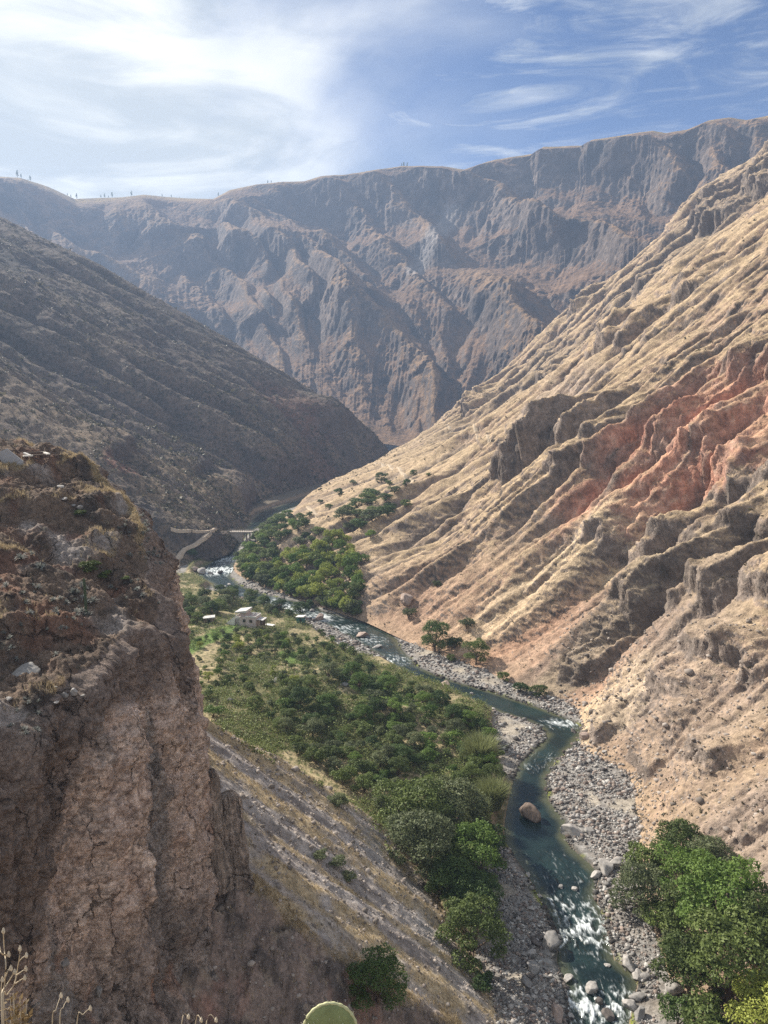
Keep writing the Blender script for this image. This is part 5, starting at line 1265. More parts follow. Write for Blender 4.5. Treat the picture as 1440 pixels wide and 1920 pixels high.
def build_stones():
    rng = np.random.default_rng(41)
    W = [floor_o, right_s.o, water_o]
    for a in [
        (992, 1532, 44, 'brown', 'rounded brown boulder standing alone in the calm pool', 1.0), (1072, 1562, 40, 'pale', 'long pale boulder at the right edge of the calm pool', .7), (1105, 1560, 22, 'grey', 'small grey boulder touching the long pale boulder on the gravel', .7),
        (1033, 1772, 46, 'grey', 'large speckled grey boulder at the left lip of the white rapid', .9), (1003, 1768, 26, 'dark', 'dark boulder left of the large speckled boulder', .8), (1012, 1758, 18, 'dark', 'small dark boulder wedged behind the speckled boulder', .8),
        (1000, 1786, 20, 'pale', 'pale flat stone below the speckled boulder', .6), (1024, 1788, 18, 'grey', 'flat grey stone at the edge of the green backwater', .6),
        (1000, 1818, 34, 'grey', 'grey jagged boulder on the shaded left gravel', .8), (988, 1847, 30, 'grey', 'rounded grey boulder on the sandy left gravel', .9), (993, 1832, 24, 'dark', 'dark stone above the rounded boulder on the sandy left gravel', .6),
        (1065, 1836, 22, 'pale', 'pale boulder at the left water edge under the rapid', .7), (1110, 1854, 32, 'pale', 'smooth pale boulder in midstream at the bottom', .7),
        (1178, 1812, 34, 'pale', 'big pale boulder on the right water edge beside yellow algae', .9), (1196, 1832, 28, 'pale', 'flat topped pale boulder right of the big pale one', .7), (1213, 1833, 20, 'grey', 'grey stone in the row of boulders right of the water', .8),
        (1262, 1862, 40, 'pale', 'tall pale boulder beside the drooping tree', 1.2), (1180, 1888, 28, 'pale', 'blocky boulder at the right edge of the lowest rapid', .9), (1198, 1870, 34, 'grey', 'broad flat boulder on the right gravel above the blocky one', .6),
        (1045, 1905, 36, 'pink', 'reddish rounded boulder at the bottom left of the river', .8), (1140, 1905, 30, 'dark', 'wet dark boulder in the foam of the lowest rapid', .7), (1122, 1880, 20, 'dark', 'wet dark stone splitting the lowest rapid', .7),
        (1200, 1905, 30, 'grey', 'grey boulder at the bottom edge right of the lowest rapid', .8), (1140, 1810, 14, 'pale', 'pale slab in the tail of the white rapid', .5),
        (1078, 1668, 16, 'pale', 'small pale boulder in midstream above the rapid', .6), (1052, 1664, 12, 'grey', 'grey stone breaking the surface left of the small pale boulder', .6),
        (1135, 1630, 40, 'pale', 'pale undercut rock at the right bank bend', .9), (1118, 1642, 26, 'pale', 'low white rock at the foot of the undercut rock', .8), (1155, 1625, 34, 'pale', 'upper pale rock of the undercut bank', .9),
        (1213, 1718, 30, 'grey', 'grey block fallen from the eroded right bank', 1.0), (1095, 1385, 26, 'pink', 'pinkish rock where the fast channel meets the slope', .8), (1075, 1372, 14, 'dark', 'dark stone at the white chute beside the slope', .7),
        (835, 1283, 22, 'pink', 'flat pinkish boulder at the edge of the narrow channel', .5), (925, 1330, 10, 'pale', 'white stone at the head of the island gravel', .8), (885, 1302, 10, 'grey', 'grey stone splitting the narrow channel', .7),
        (680, 1192, 26, 'pink', 'large pinkish boulder in the rapids under the slope', .7), (708, 1213, 20, 'pale', 'pale flat boulder downstream of the large pinkish one', .5), (600, 1162, 22, 'pink', 'big brown pink boulder beside the green hut', .9),
        (588, 1165, 10, 'dark', 'dark upright stone touching the big brown pink boulder', 1.2), (524, 1141, 16, 'dark', 'black angular boulder in the white water behind the house', .9), (507, 1137, 12, 'dark', 'dark low boulder left of the black angular one', .7),
        (585, 1146, 12, 'grey', 'grey boulder under the thicket at the far water edge', .8), (380, 1074, 22, 'pale', 'big pale boulder at the head of the upper rapid', .9), (365, 1070, 18, 'pink', 'reddish brown boulder left of the big pale one upstream', .8),
        (395, 1076, 12, 'grey', 'grey boulder right of the big pale one upstream', .8), (414, 1074, 14, 'dark', 'dark boulder in the white water of the upper rapid', .7), (430, 1098, 12, 'pale', 'white boulder on the upstream cobbles', .7), (421, 1101, 12, 'pale', 'flat white boulder left on the upstream cobbles', .6),
        (760, 1130, 34, 'pink', 'tilted pinkish block embedded above the right bank shrubs', .9), (648, 1095, 16, 'pink', 'pale rock showing in the slope right of the thicket', .8),
        (432, 1313, 14, 'grey', 'grey angular boulder on the terrace beside the cliff', .7), (520, 1275, 22, 'grey', 'grey boulder in the middle of the terrace', .5), (645, 1285, 18, 'grey', 'grey boulder near the sandy path of the terrace', .6)]:
        stone(a[0], a[1], a[2], a[3], a[4], sheets=W, squash=a[5])
    # stones lodged in the dark upper bluff
    B = [bluff_s.o]
    for a in [(42, 1262, 62, 'grey', 'large pale grey slab lodged in the dark left cliff', .6), (140, 1302, 20, 'pale', 'upright oval stone in the cluster lodged in the cliff', 1.2), (122, 1306, 13, 'grey', 'dark sided stone left of the upright oval stone', 1.1), (155, 1306, 11, 'grey', 'small round stone right of the upright oval stone', .9),
              (104, 1288, 14, 'grey', 'flat thin stone above the cluster in the cliff', .4), (106, 1315, 14, 'pale', 'flat pale chip below the cluster in the cliff', .3), (15, 1312, 16, 'pale', 'round pale stone at the left edge of the cliff', .8),
              (122, 1806, 26, 'grey', 'bluish square stone in the lower cliff', .9), (183, 1862, 20, 'grey', 'tall grey stone beside a dark hollow in the lower cliff', 1.2), (68, 1885, 13, 'grey', 'rounded grey stone behind the dry weeds', 1.0),
              (120, 935, 18, 'pale', 'pale flat stone on the grassy ledge at the top of the cliff', .5), (150, 953, 18, 'grey', 'grey block in the shallow gully on top of the cliff', .7), (136, 949, 14, 'grey', 'grey stone left of the grey block on top of the cliff', .7), (112, 912, 16, 'pale', 'thin pale stone high on the cliff top', .4)]:
        stone(a[0], a[1], a[2], a[3], a[4], sheets=B, squash=a[5], sink=.35)
    # cobbles large enough to tell apart
    n = 0
    for _ in range(9000):
        yy = math.exp(random.uniform(math.log(92), math.log(250))); xx = yy * random.uniform(-.03, .36)
        d, side = river_dist(np.array([xx]), np.array([yy])); g = min(poly_dist(q, np.array([xx]), np.array([yy]))[0] for q in GRAVEL_LEFT[:3])
        if not (-.3 < d[0] < 26) or (side[0] < 0 and g > .5): continue
        p = drop(xx, yy, [floor_o, right_s.o])
        if p is None or p.z - float(datum(yy)) > 2.2: continue
        r = .26 + .42 * random.random() ** 3
        lab, grp = (('loose cobble lying on the gravel right of the river', 'cobbles right of the river') if side[0] > 0 else ('loose cobble lying on the gravel left of the river', 'cobbles left of the river'))
        stone(p=p, rad=r, tone=random.choice(['grey', 'grey', 'pale', 'pale', 'pink', 'dark']), label=lab, group=grp, squash=random.uniform(.6, .9), name='cobble', cat='stone'); n += 1
        if n >= 230: break
    # the gravel itself
    bm = bmesh.new(); bmesh.ops.create_icosphere(bm, subdivisions=1, radius=1); bv = np.array([p.co for p in bm.verts]); bf = np.array([[q.index for q in k.verts] for k in bm.faces]); bm.free()
    n = 110000
    y = np.exp(rng.uniform(math.log(90), math.log(330), n) ); x = y * rng.uniform(-.3, .40, n); d, side = river_dist(x, y)
    g = np.full(n, 1e9)
    for q in GRAVEL_LEFT: g = np.minimum(g, poly_dist(q, x, y))
    k = np.where(side > 0, (d > -.5) & (d < 24 + 2 * rng.random(n)), (d > -.5) & (g < .3))
    k &= (fbm(x / 5, y / 5, 3, 3) + .6 * rng.random(n) > -.08) & (fbm(x / 9, y / 9, 77, 3) < .16 + .2 * rng.random(n))
    x, y = x[k], y[k]; z = floor_z(x, y); m = len(x)
    zone = fbm(x / 9, y / 9, 77, 3); r = np.clip(rng.lognormal(math.log(.15), .5, m) * (1 - 1.1 * np.clip(zone, -.4, .35)), .05, .5) * np.clip(y / 130, .8, 1.5)
    sc = r[:, None, None] * (1 + .35 * rng.uniform(-1, 1, (m, 1, 3))) * np.array([1, 1, .7])
    a = rng.uniform(0, 6.28, m); ca, sa = np.cos(a)[:, None], np.sin(a)[:, None]
    q = bv[None] * (1 + .22 * rng.normal(size=(m, len(bv), 1))) * sc
    q = np.stack([q[..., 0] * ca - q[..., 1] * sa, q[..., 0] * sa + q[..., 1] * ca, q[..., 2]], -1) + np.stack([x, y, z + r * .25], -1)[:, None]
    F = (bf[None] + (np.arange(m) * len(bv))[:, None, None]).reshape(-1, 3)
    pal = np.array([(.27, .255, .24), (.36, .335, .31), (.18, .17, .16), (.29, .235, .20), (.45, .43, .40), (.11, .10, .095), (.22, .175, .15)])
    c = pal[rng.integers(len(pal), size=m)] * rng.uniform(.7, 1.15, (m, 1)); wet = river_dist(x, y)[0] < .7; c[wet] *= .45
    me = mesh_from('gravel', q.reshape(-1, 3), F, False); set_color(me, np.repeat(c, len(bv), 0))
    link('gravel', me, terrain_mat('gravel_stones', 6, .5, .3), kind='stuff')
    # loose debris on the scree and on the bare near slope
    n = 6500; y = rng.uniform(70, 150, n); x = rng.uniform(-28, 16, n); zs, p1, p2, nn = scree(x, y); z = floor_z(x, y); k = (zs > z - 1.2) & (nn < 1)
    pts = [np.stack([x[k], y[k], z[k]], -1)]
    Pf = right_s.P.reshape(-1, 3); X, Y, D = right_s.proj; okm = ((X > 1050) & (X < 1500) & (Y > 1150) & (Y < 1700) & (D < 420)).ravel(); i = rng.choice(np.where(okm)[0], 2600); pts.append(Pf[i])
    pt = np.concatenate(pts); m = len(pt); r = np.clip(rng.lognormal(math.log(.13), .55, m), .05, .7) * np.clip(pt[:, 1] / 110, .8, 2)
    q = bv[None] * (1 + .22 * rng.normal(size=(m, len(bv), 1))) * r[:, None, None] * np.array([1, 1, .75]) + pt[:, None]
    F = (bf[None] + (np.arange(m) * len(bv))[:, None, None]).reshape(-1, 3)
    me = mesh_from('rubble', q.reshape(-1, 3), F, False); c = np.array([(.26, .22, .19), (.36, .31, .27), (.17, .145, .125)])[rng.integers(3, size=m)]
    set_color(me, np.repeat(c, len(bv), 0)); link('rubble', me, terrain_mat('rubble_stones', 6, .5, .3), kind='stuff')

def pinnacle(px, py, t, ptop, w0, w1, label, name, seed, lean=0.0):
    b = at_depth(px, py, t); top = at_depth(ptop[0], ptop[1], t + 1); H = top[2] - b[2] + 4; ns, nr = 120, 240
    v = np.linspace(0, 1, nr)[:, None]; a = np.linspace(0, 2 * math.pi, ns, endpoint=False)[None, :]
    r = w0 + (w1 - w0) * v; r = r * np.sqrt(np.clip(1 - np.clip((v - .93) / .07, 0, 1) ** 2, 0.0004, 1))
    z = b[2] - 4 + H * v + 0 * a; ca, sa = np.cos(a), np.sin(a)
    off = .5 * (ridged(ca * 1.3 + seed, sa * 1.3, z / 9, 3) - .45) + .30 * fbm(ca * 3, sa * 3 + seed, z / 2.2, 5, .6) + .55 * fbm(ca + seed, sa, z / 4, 3) + .5 * (blocky(ca * 1.5 + seed, sa * 1.5, z / 3, 3, 4) )
    rr = r * (1 + .8 * off) ; cx = b[0] + (top[0] - b[0]) * v + .35 * fbm(z / 4, 0 * z + seed, 0, 3); cy = b[1] + .5 * v + .35 * fbm(z / 4, 0 * z + seed, 5, 3)
    P = np.stack([cx + rr * ca, cy + rr * sa * .8, z + .3 * fbm(ca * 2, sa * 2 + seed, z, 2) * (v > .8)], -1)
    i = np.arange(nr * ns).reshape(nr, ns); j = np.roll(i, -1, 1)
    F = np.stack([i[:-1], j[:-1], j[1:], i[1:]], -1).reshape(-1, 4)
    c = np.zeros(P.shape) + np.array([.33, .27, .225]); c = mixc(c, [.44, .345, .28], smooth(-.1, .4, fbm(ca * 2 + seed, sa * 2, z / 3, 5, .6))); c = mixc(c, [.19, .16, .14], smooth(.0, .4, fbm(ca * 3, sa * 3 + seed, z / 10, 4)))
    me = mesh_from(name, P.reshape(-1, 3), F); set_color(me, c)
    o = link(name, me, bpy.data.materials['tuff']); o['label'] = label; o['category'] = 'rock'
    return o
# ------------------------------------------------------------------ built things
def bx(bm, x0, x1, y0, y1, z0, z1, skew=None):
    v = [bm.verts.new((x, y, z)) for z in (z0, z1) for y in (y0, y1) for x in (x0, x1)]
    if skew:
        for k in range(4, 8): v[k].co.z += skew * (v[k].co.x - x0) / max(x1 - x0, 1e-6)
    for f in ((0, 2, 3, 1), (4, 5, 7, 6), (0, 1, 5, 4), (2, 6, 7, 3), (0, 4, 6, 2), (1, 3, 7, 5)): bm.faces.new([v[i] for i in f])
    return v

def part(name, parent, mat, *boxes, bevel=0.0, label=None):
    bm = bmesh.new()
    for b in boxes:
        if callable(b): b(bm)
        else: bx(bm, *b)
    if bevel: bmesh.ops.bevel(bm, geom=list(bm.edges), offset=bevel, segments=1, affect='EDGES', clamp_overlap=True)
    bmesh.ops.recalc_face_normals(bm, faces=list(bm.faces))
    me = bpy.data.meshes.new(name); bm.to_mesh(me); bm.free()
    o = link(name, me, mat, parent)
    if label: o['label'] = label
    return o

def empty(name, loc, rz, label, cat, group=None):
    o = bpy.data.objects.new(name, None); COL.objects.link(o); o.location = loc; o.rotation_euler = (0, 0, rz); o['label'] = label; o['category'] = cat
    if group: o['group'] = group
    return o

def build_house():
    plaster = plain_mat('pinkish_plaster', (.56, .47, .43), .9, .2, 1.2, .2, .2); white = plain_mat('white_paint', (.66, .64, .61), .7, .18, 1.5)
    tin = plain_mat('pale_tin_roof', (.52, .50, .48), .55, .22, 1.0, .4); dark = plain_mat('window_glass', (.02, .022, .026), .15, .3, 1.0, .5); wood = plain_mat('weathered_wood', (.22, .16, .11), .85, .3, 4)
    conc = plain_mat('concrete', (.46, .43, .40), .9, .2, 2, .2, .2)
    p = hit(462, 1176, [floor_o]); p = Vector(p)
    h = empty('white_house', (p.x, p.y, p.z + 1.0), math.radians(-14), 'small pinkish white house with a tilted pale roof among the terrace trees', 'house'); h.scale = (.82, .82, .82)
    part('wall', h, plaster, (-3.1, 4.2, 0, 5.5, -2.6, 3.0))
    # upper room behind the tilted roof
    part('upper_wall', h, plaster, (-3.1, -.4, 1.0, 5.5, 3.0, 5.0))
    part('parapet', h, white, (-.4, 4.25, -.06, .12, 3.0, 3.55), (4.07, 4.25, .12, 5.5, 3.0, 3.55), (-.4, 4.07, 5.38, 5.55, 3.0, 3.55))
    part('water_tank', h, white, (1.2, 2.0, 3.2, 4.0, 3.0, 4.0), bevel=.12); part('water_tank', h, white, (2.6, 3.2, 3.6, 4.2, 3.0, 3.6), bevel=.12)
    roof = part('roof', h, tin, lambda bm: bx(bm, -5.0, .2, -.2, 6.0, 4.75, 4.87, .9))
    part('roof_beam', roof, wood, lambda bm: bx(bm, -4.9, .1, .05, .22, 4.58, 4.74, .88)); part('roof_beam', roof, wood, lambda bm: bx(bm, -4.9, .1, 5.4, 5.57, 4.58, 4.74, .88))
    for x in (-.9, 2.0):
        w = part('window', h, dark, (x - .55, x + .55, -.05, .03, .9, 2.0))
        part('frame', w, wood, (x - .66, x - .55, -.08, .02, .8, 2.1), (x + .55, x + .66, -.08, .02, .8, 2.1), (x - .55, x + .55, -.08, .02, 2.0, 2.1), (x - .55, x + .55, -.08, .02, .8, .9), (x - .04, x + .04, -.09, -.052, .9, 2.0))
    part('terrace', h, conc, (-5.0, -3.1, .4, 5.0, -2.6, 2.2))
    for x, y in ((-4.85, .55), (-4.85, 2.6), (-4.85, 4.7)):
        part('column', h, white, (x - .13, x + .13, y - .13, y + .13, 2.2, 4.72))
    part('balustrade', h, white, (-5.0, -4.86, .7, 2.45, 2.2, 3.0), (-5.0, -4.86, 2.75, 4.55, 2.2, 3.0), (-4.7, -3.1, .4, .52, 2.2, 3.0))
    st = []
    for k in range(10): st.append((-5.0 - .45 * (k + 1), -5.0 - .45 * k, -.7, .4, -2.4, 2.2 - .36 * (k + 1)))
    part('staircase', h, conc, *st)
    part('stair_wall', h, white, lambda bm: (lambda v: [setattr(q.co, 'z', q.co.z + (q.co.x + 5.0) * .8) for q in v])(bx(bm, -9.5, -4.7, -.86, -.71, -.5, 3.0)))
    s = part('lean_to_roof', h, tin, lambda bm: bx(bm, 4.3, 7.2, .3, 4.6, 2.1, 2.2, -.25))
    for x, y in ((7.0, .5), (7.0, 4.4), (4.55, .5)): part('post', h, wood, (x - .09, x + .09, y - .09, y + .09, -1.2, 2.0))
    part('shed_wall', h, wood, (4.5, 6.8, 3.6, 3.75, -1.2, 1.9))
    # smaller buildings
    q = Vector(hit(564, 1167, [floor_o])); teal = plain_mat('teal_boards', (.05, .16, .15), .7, .2, 3)
    g = empty('river_hut', q, math.radians(-20), 'little teal hut with a white roof above the river bank', 'hut')
    part('wall', g, teal, (-1.2, 1.2, -1.0, 1.0, -.6, 2.1)); part('roof', g, white, lambda bm: bx(bm, -1.5, 1.6, -1.3, 1.2, 2.12, 2.2, .35)); part('door', g, dark, (.0, .8, -1.04, -.98, -.3, 1.7))
    q = Vector(hit(392, 1166, [floor_o]))
    g = empty('tin_shed', q, math.radians(10), 'low shed with a white tin roof among trees left of the house', 'shed')
    part('wall', g, wood, (-1.7, 1.7, -1.2, 1.2, -.6, 1.6)); part('roof', g, tin, lambda bm: bx(bm, -2.0, 2.0, -1.5, 1.4, 1.62, 1.7, .3)); part('doorway', g, dark, (-.5, .5, -1.24, -1.18, -.2, 1.3))
    q = Vector(hit(506, 1178, [floor_o]))
    g = empty('white_awning', q, math.radians(-25), 'white tarpaulin on short poles in the bushes right of the house', 'awning')
    part('sheet', g, white, lambda bm: bx(bm, -1.6, 1.6, -.9, .9, 1.30, 1.36, -.3))
    for x in (-1.45, 1.45):
        for y in (-.8, .8): part('pole', g, wood, (x - .05, x + .05, y - .05, y + .05, -.4, 1.28 - (.28 if x > 0 else 0)))

def build_bridge():
    conc = plain_mat('bridge_concrete', (.40, .35, .30), .9, .2, .8, .2, .2); rail = plain_mat('bridge_rail', (.34, .30, .26), .8, .15, 1)
    a = at_depth(434, 996, 428); b = at_depth(492, 1003, 428)
    L = float(np.hypot(*(b - a)[:2])); rz = math.atan2(b[1] - a[1], b[0] - a[0])
    h = empty('road_bridge', (a[0], a[1], a[2]), rz, 'small concrete road bridge on pillars across the upper river', 'bridge')
    part('deck', h, conc, (-2, L + 3, -1.9, 1.9, -.7, 0))
    for y in (-1.85, 1.75): part('railing', h, rail, (-2, L + 3, y, y + .1, .75, .9), *[(x, x + .14, y, y + .1, 0, .75) for x in np.arange(-1.9, L + 2.8, 1.2)])
    part('abutment', h, conc, (2.6, 6.4, -1.7, 1.7, -9, -.7), (-3, 2.6, -1.7, 1.7, -4, -.7))
    for x in (8.3, 10.2, 12.1, 14.0):
        for y in (-1.05, 1.05): part('pillar', h, conc, (x - .22, x + .22, y - .25, y + .25, -7.5 + (x - 8) * .75, -.7))
    part('arch', h, conc, *[(6.4 + k * 1.3, 6.4 + (k + 1) * 1.3, -1.35, 1.35, -7.2 + 6.2 * math.sin((k + .5) / 8 * 1.57) - .45, -7.2 + 6.2 * math.sin((k + .5) / 8 * 1.57) + .35) for k in range(8)])

def ribbon(name, pts, width, sheets, lift, mat, n=None, relax=0):
    P = [hit(x, y, sheets) for x, y in pts]; P = np.array([list(p) for p in P if p is not None])
    for _ in range(relax): P[1:-1] = .25 * P[:-2] + .5 * P[1:-1] + .25 * P[2:]
    seg = np.linalg.norm(np.diff(P[:, :2], axis=0), axis=1).sum(); n = n or int(seg / .5) + 4
    c = resample(P, n); t = np.gradient(c[:, :2], axis=0); t /= np.linalg.norm(t, axis=1, keepdims=True) + 1e-9
    out = np.stack([-t[:, 1], t[:, 0]], -1); zc = []
    for k in range(n):
        q = drop(c[k, 0], c[k, 1], sheets); zc.append(q.z if q is not None else c[k, 2])
    zc = np.convolve(np.pad(np.array(zc), 6, mode='edge'), np.ones(13) / 13, 'valid') + lift; rows = []
    for k in range(n):                                          # a levelled bed cut into the slope, its outer edge banked down to the ground
        w = width * (1 + .15 * math.sin(k * .37) * math.sin(k * .11)); row = []
        for s in (-.75, -.5, -.25, 0, .25, .5, .75):
            x, y = c[k, :2] + out[k] * s * w; z = zc[k] + .06 * math.sin(k * 1.7 + s * 9)
            if abs(s) > .6:
                q = drop(x, y, sheets); z = max(min(z, (q.z if q is not None else z)) - .3, zc[k] - 1.6)
            row.append((x, y, z))
        rows.append(row)
    G = np.array(rows)
    return link(name, mesh_from(name, G.reshape(-1, 3), grid_faces(n, 7)), mat, kind='structure')

def build_tracks():
    dirt = plain_mat('track_dirt', (.41, .33, .25), .95, .2, .5, .1)
    ls = [left_s.o, floor_o]; rs = [right_s.o]; pale_dirt = plain_mat('path_dirt', (.45, .36, .26), .95, .2, .5, .1)
    ribbon('dirt_road', [(329, 1066), (331, 1050), (338, 1035), (352, 1024), (370, 1015), (383, 1006), (390, 996)], 2.8, ls, .3, dirt)
    ribbon('dirt_road', [(320, 989), (350, 993), (390, 996), (415, 997), (437, 996)], 2.2, ls, .3, dirt)
    ribbon('hillside_path', [(838, 796), (850, 800), (870, 808), (895, 816), (925, 825)], 2.0, rs, .25, pale_dirt, None, 6)
    ribbon('hillside_path', [(705, 868), (728, 871), (748, 876), (757, 882), (750, 889), (762, 897), (780, 901)], 2.2, rs, .25, pale_dirt, None, 4)
    ribbon('hillside_path', [(578, 949), (588, 956), (594, 963), (598, 970)], 2.2, rs, .25, pale_dirt, None, 2)

def build_rim_debris():
    grey = plain_mat('grey_plaster', (.36, .35, .35), .9, .15, 2); pale = plain_mat('bleached_board', (.62, .58, .52), .8, .2, 5); brown = plain_mat('old_timber', (.10, .075, .06), .9, .3, 5)
    B = [bluff_s.o]
    p = hit(12, 872, B)
    if p is not None:
        h = empty('ruined_wall', p, math.radians(15), 'grey plastered gable of a ruined hut at the left edge of the cliff top', 'wall')
        def gable(bm):
            v = [(-2.2, 0, -1), (2.2, 0, -1), (2.2, 0, .5), (.2, 0, 2.3), (-2.2, 0, 1.2)]
            a = [bm.verts.new(q) for q in v]; b = [bm.verts.new((x, y + .3, z)) for x, y, z in v]; n = len(v)
            bm.faces.new(a[::-1]); bm.faces.new(b)
            for k in range(n): bm.faces.new((a[k], a[(k + 1) % n], b[(k + 1) % n], b[k]))
        part('gable', h, grey, gable); part('side_wall', h, grey, (-2.2, -1.9, .305, 3.4, -1, 1.0))
    for (x0, y0), (x1, y1), w, m, lab in [((46, 853), (57, 858), .22, pale, 'shortest bleached board lying at the left on the cliff rim'), ((44, 859), (62, 858), .25, pale, 'flat pale board at the foot of the grey gable'), ((80, 851), (92, 855), .22, pale, 'bleached board propped at the right end of the timber'), ((50, 853), (86, 851), .28, brown, 'long dark timber lying between the bleached boards'), ((58, 858), (84, 856), .22, brown, 'dark beam under the long timber on the cliff rim')]:
        a, b = hit(x0, y0 + 6, B), hit(x1, y1 + 6, B)
        if a is None or b is None: continue
        a = a + Vector((0, 0, .75)); b = b + Vector((0, 0, .75)); d = b - a
        if d.length > 6: b = a + d.normalized() * 3.2; d = b - a
        o = part('wooden_board', None, m, (0, d.length, -w, w, -.09, .09)); o.location = a; o.rotation_euler = d.to_track_quat('X', 'Z').to_euler(); o['label'] = lab; o['category'] = 'board'

# ------------------------------------------------------------------ plants of the bluff and at the viewpoint
def rosette_mesh(seed):
    rng = np.random.default_rng(seed); n = 46; a = rng.uniform(0, 6.28, n); el = rng.uniform(.15, 1.4, n); L = rng.uniform(.6, 1, n)
    d = np.stack([np.cos(a), np.sin(a), 0 * a], -1); s = np.stack([-np.sin(a), np.cos(a), 0 * a], -1) * .045; up = np.array([0, 0, 1.0])
    b = d * .05; m = d * (np.cos(el) * L * .55)[:, None] + up * (np.sin(el) * L * .6)[:, None]; t = d * (np.cos(el) * L)[:, None] + up * (np.sin(el) * L * .85 - .12 * np.cos(el))[:, None]
    V = np.stack([b - s, b + s, m + s * .8, t, m - s * .8], 1).reshape(-1, 3); i = np.arange(n) * 5
    return poly_mesh('leaves', V, np.concatenate([np.stack([i, i + 1, i + 2, i + 4], -1), np.stack([i + 4, i + 2, i + 3, i + 3], -1)]), False)

def build_bluff_plants():
    rng = np.random.default_rng(61); B = [bluff_s.o]
    silver = leaf_mat('silvery_leaves', (.13, .14, .125), (.33, .34, .31), 2.0); meshes = []
    for k in range(4): me = rosette_mesh(k + 3); me.materials.append(silver); meshes.append(me)
    def put(px, py, w, lab, grp=None):
        p = hit(px, py, B)
        if p is None: return
        o = link('spiky_rosette', meshes[int(rng.integers(4))]); r = px_size(p, w) * .5; o.location = p; o.rotation_euler = (rng.uniform(-.3, .3), rng.uniform(-.1, .5), rng.uniform(0, 6.28)); o.scale = (r, r, r * rng.uniform(.8, 1.1))
        o['label'] = lab; o['category'] = 'plant'
        if grp: o['group'] = grp
    put(40, 1048, 40, 'large silvery spiky rosette left of the white stump on the cliff top'); put(75, 1064, 38, 'drooping silvery rosette right of the white stump on the cliff top'); put(60, 1040, 26, 'upright silvery rosette above the drooping one on the cliff top')
    put(135, 1112, 34, 'silvery rosette left of the column cactus'); put(150, 1100, 30, 'silvery rosette touching the column cactus'); put(175, 1128, 34, 'silvery rosette right below the column cactus')
    for poly, n, w, lab, grp in [([(215, 1000), (250, 960), (300, 975), (318, 1040), (300, 1060), (260, 1050), (255, 1010)], 34, (12, 22), 'grey spiky rosette crowded on the rocky knob at the cliff corner', 'rosettes on the rocky knob'),
                                 ([(110, 1110), (170, 1100), (200, 1150), (160, 1180), (110, 1160)], 16, (18, 32), 'grey spiky rosette below the column cactus', 'rosettes below the column cactus'),
                                 ([(0, 1080), (100, 1100), (140, 1180), (100, 1240), (0, 1240)], 20, (16, 30), 'grey spiky rosette on the dark lower slope of the cliff top', 'rosettes on the dark lower slope'),
                                 ([(0, 1290), (70, 1290), (90, 1360), (0, 1400)], 9, (18, 32), 'pale spiky rosette hanging on the dark cliff face', 'rosettes hanging on the cliff face'),
                                 ([(150, 1030), (230, 1020), (300, 1110), (330, 1160), (250, 1150), (180, 1080)], 14, (12, 22), 'small spiky rosette on the bare slope right of the green shrub', 'rosettes on the bare slope')]:
        for p in spread(poly, n, .5, B, rng):
            q = project(np.array(p)); put(float(q[0]), float(q[1]), rng.uniform(*w), lab, grp)
    for px, py, w, h, lab in [(172, 1075, 46, .8, 'dark green shrub above the column cactus on the cliff top'), (195, 1085, 34, .7, 'low green shrub right of the dark one on the cliff top'), (150, 968, 30, .6, 'dry olive shrub on the middle ledge of the cliff top'), (235, 1088, 22, .6, 'small bright green tuft near the cliff corner')]:
        p = hit(px, py, B)
        if p is not None: place_plant('bush', 'olive', p, px_size(p, w), h, lab)
    green = plain_mat('cactus_skin', (.075, .10, .055), .7, .25, 8)
    p = hit(161, 1150, B)
    if p is not None:
        a = np.linspace(0, 1, 24); rad = .13 * np.sqrt(np.clip(1 - np.clip((a - .9) / .1, 0, .99) ** 2, 0, 1)); H = px_size(p, 72)
        V, F = tube(np.stack([.04 * np.sin(a * 3), 0 * a, a * H - .2], -1), rad, 24); V = V.copy(); m = np.hypot(V[:, 0], V[:, 1]); k = np.arange(len(V)) % 2
        V[:, :2] *= np.where(k == 0, 1.08, .86)[:, None]
        o = link('column_cactus', poly_mesh('column_cactus', V, F, False), green); o.location = p; o['label'] = 'tall thin column cactus standing on the cliff top'; o['category'] = 'cactus'

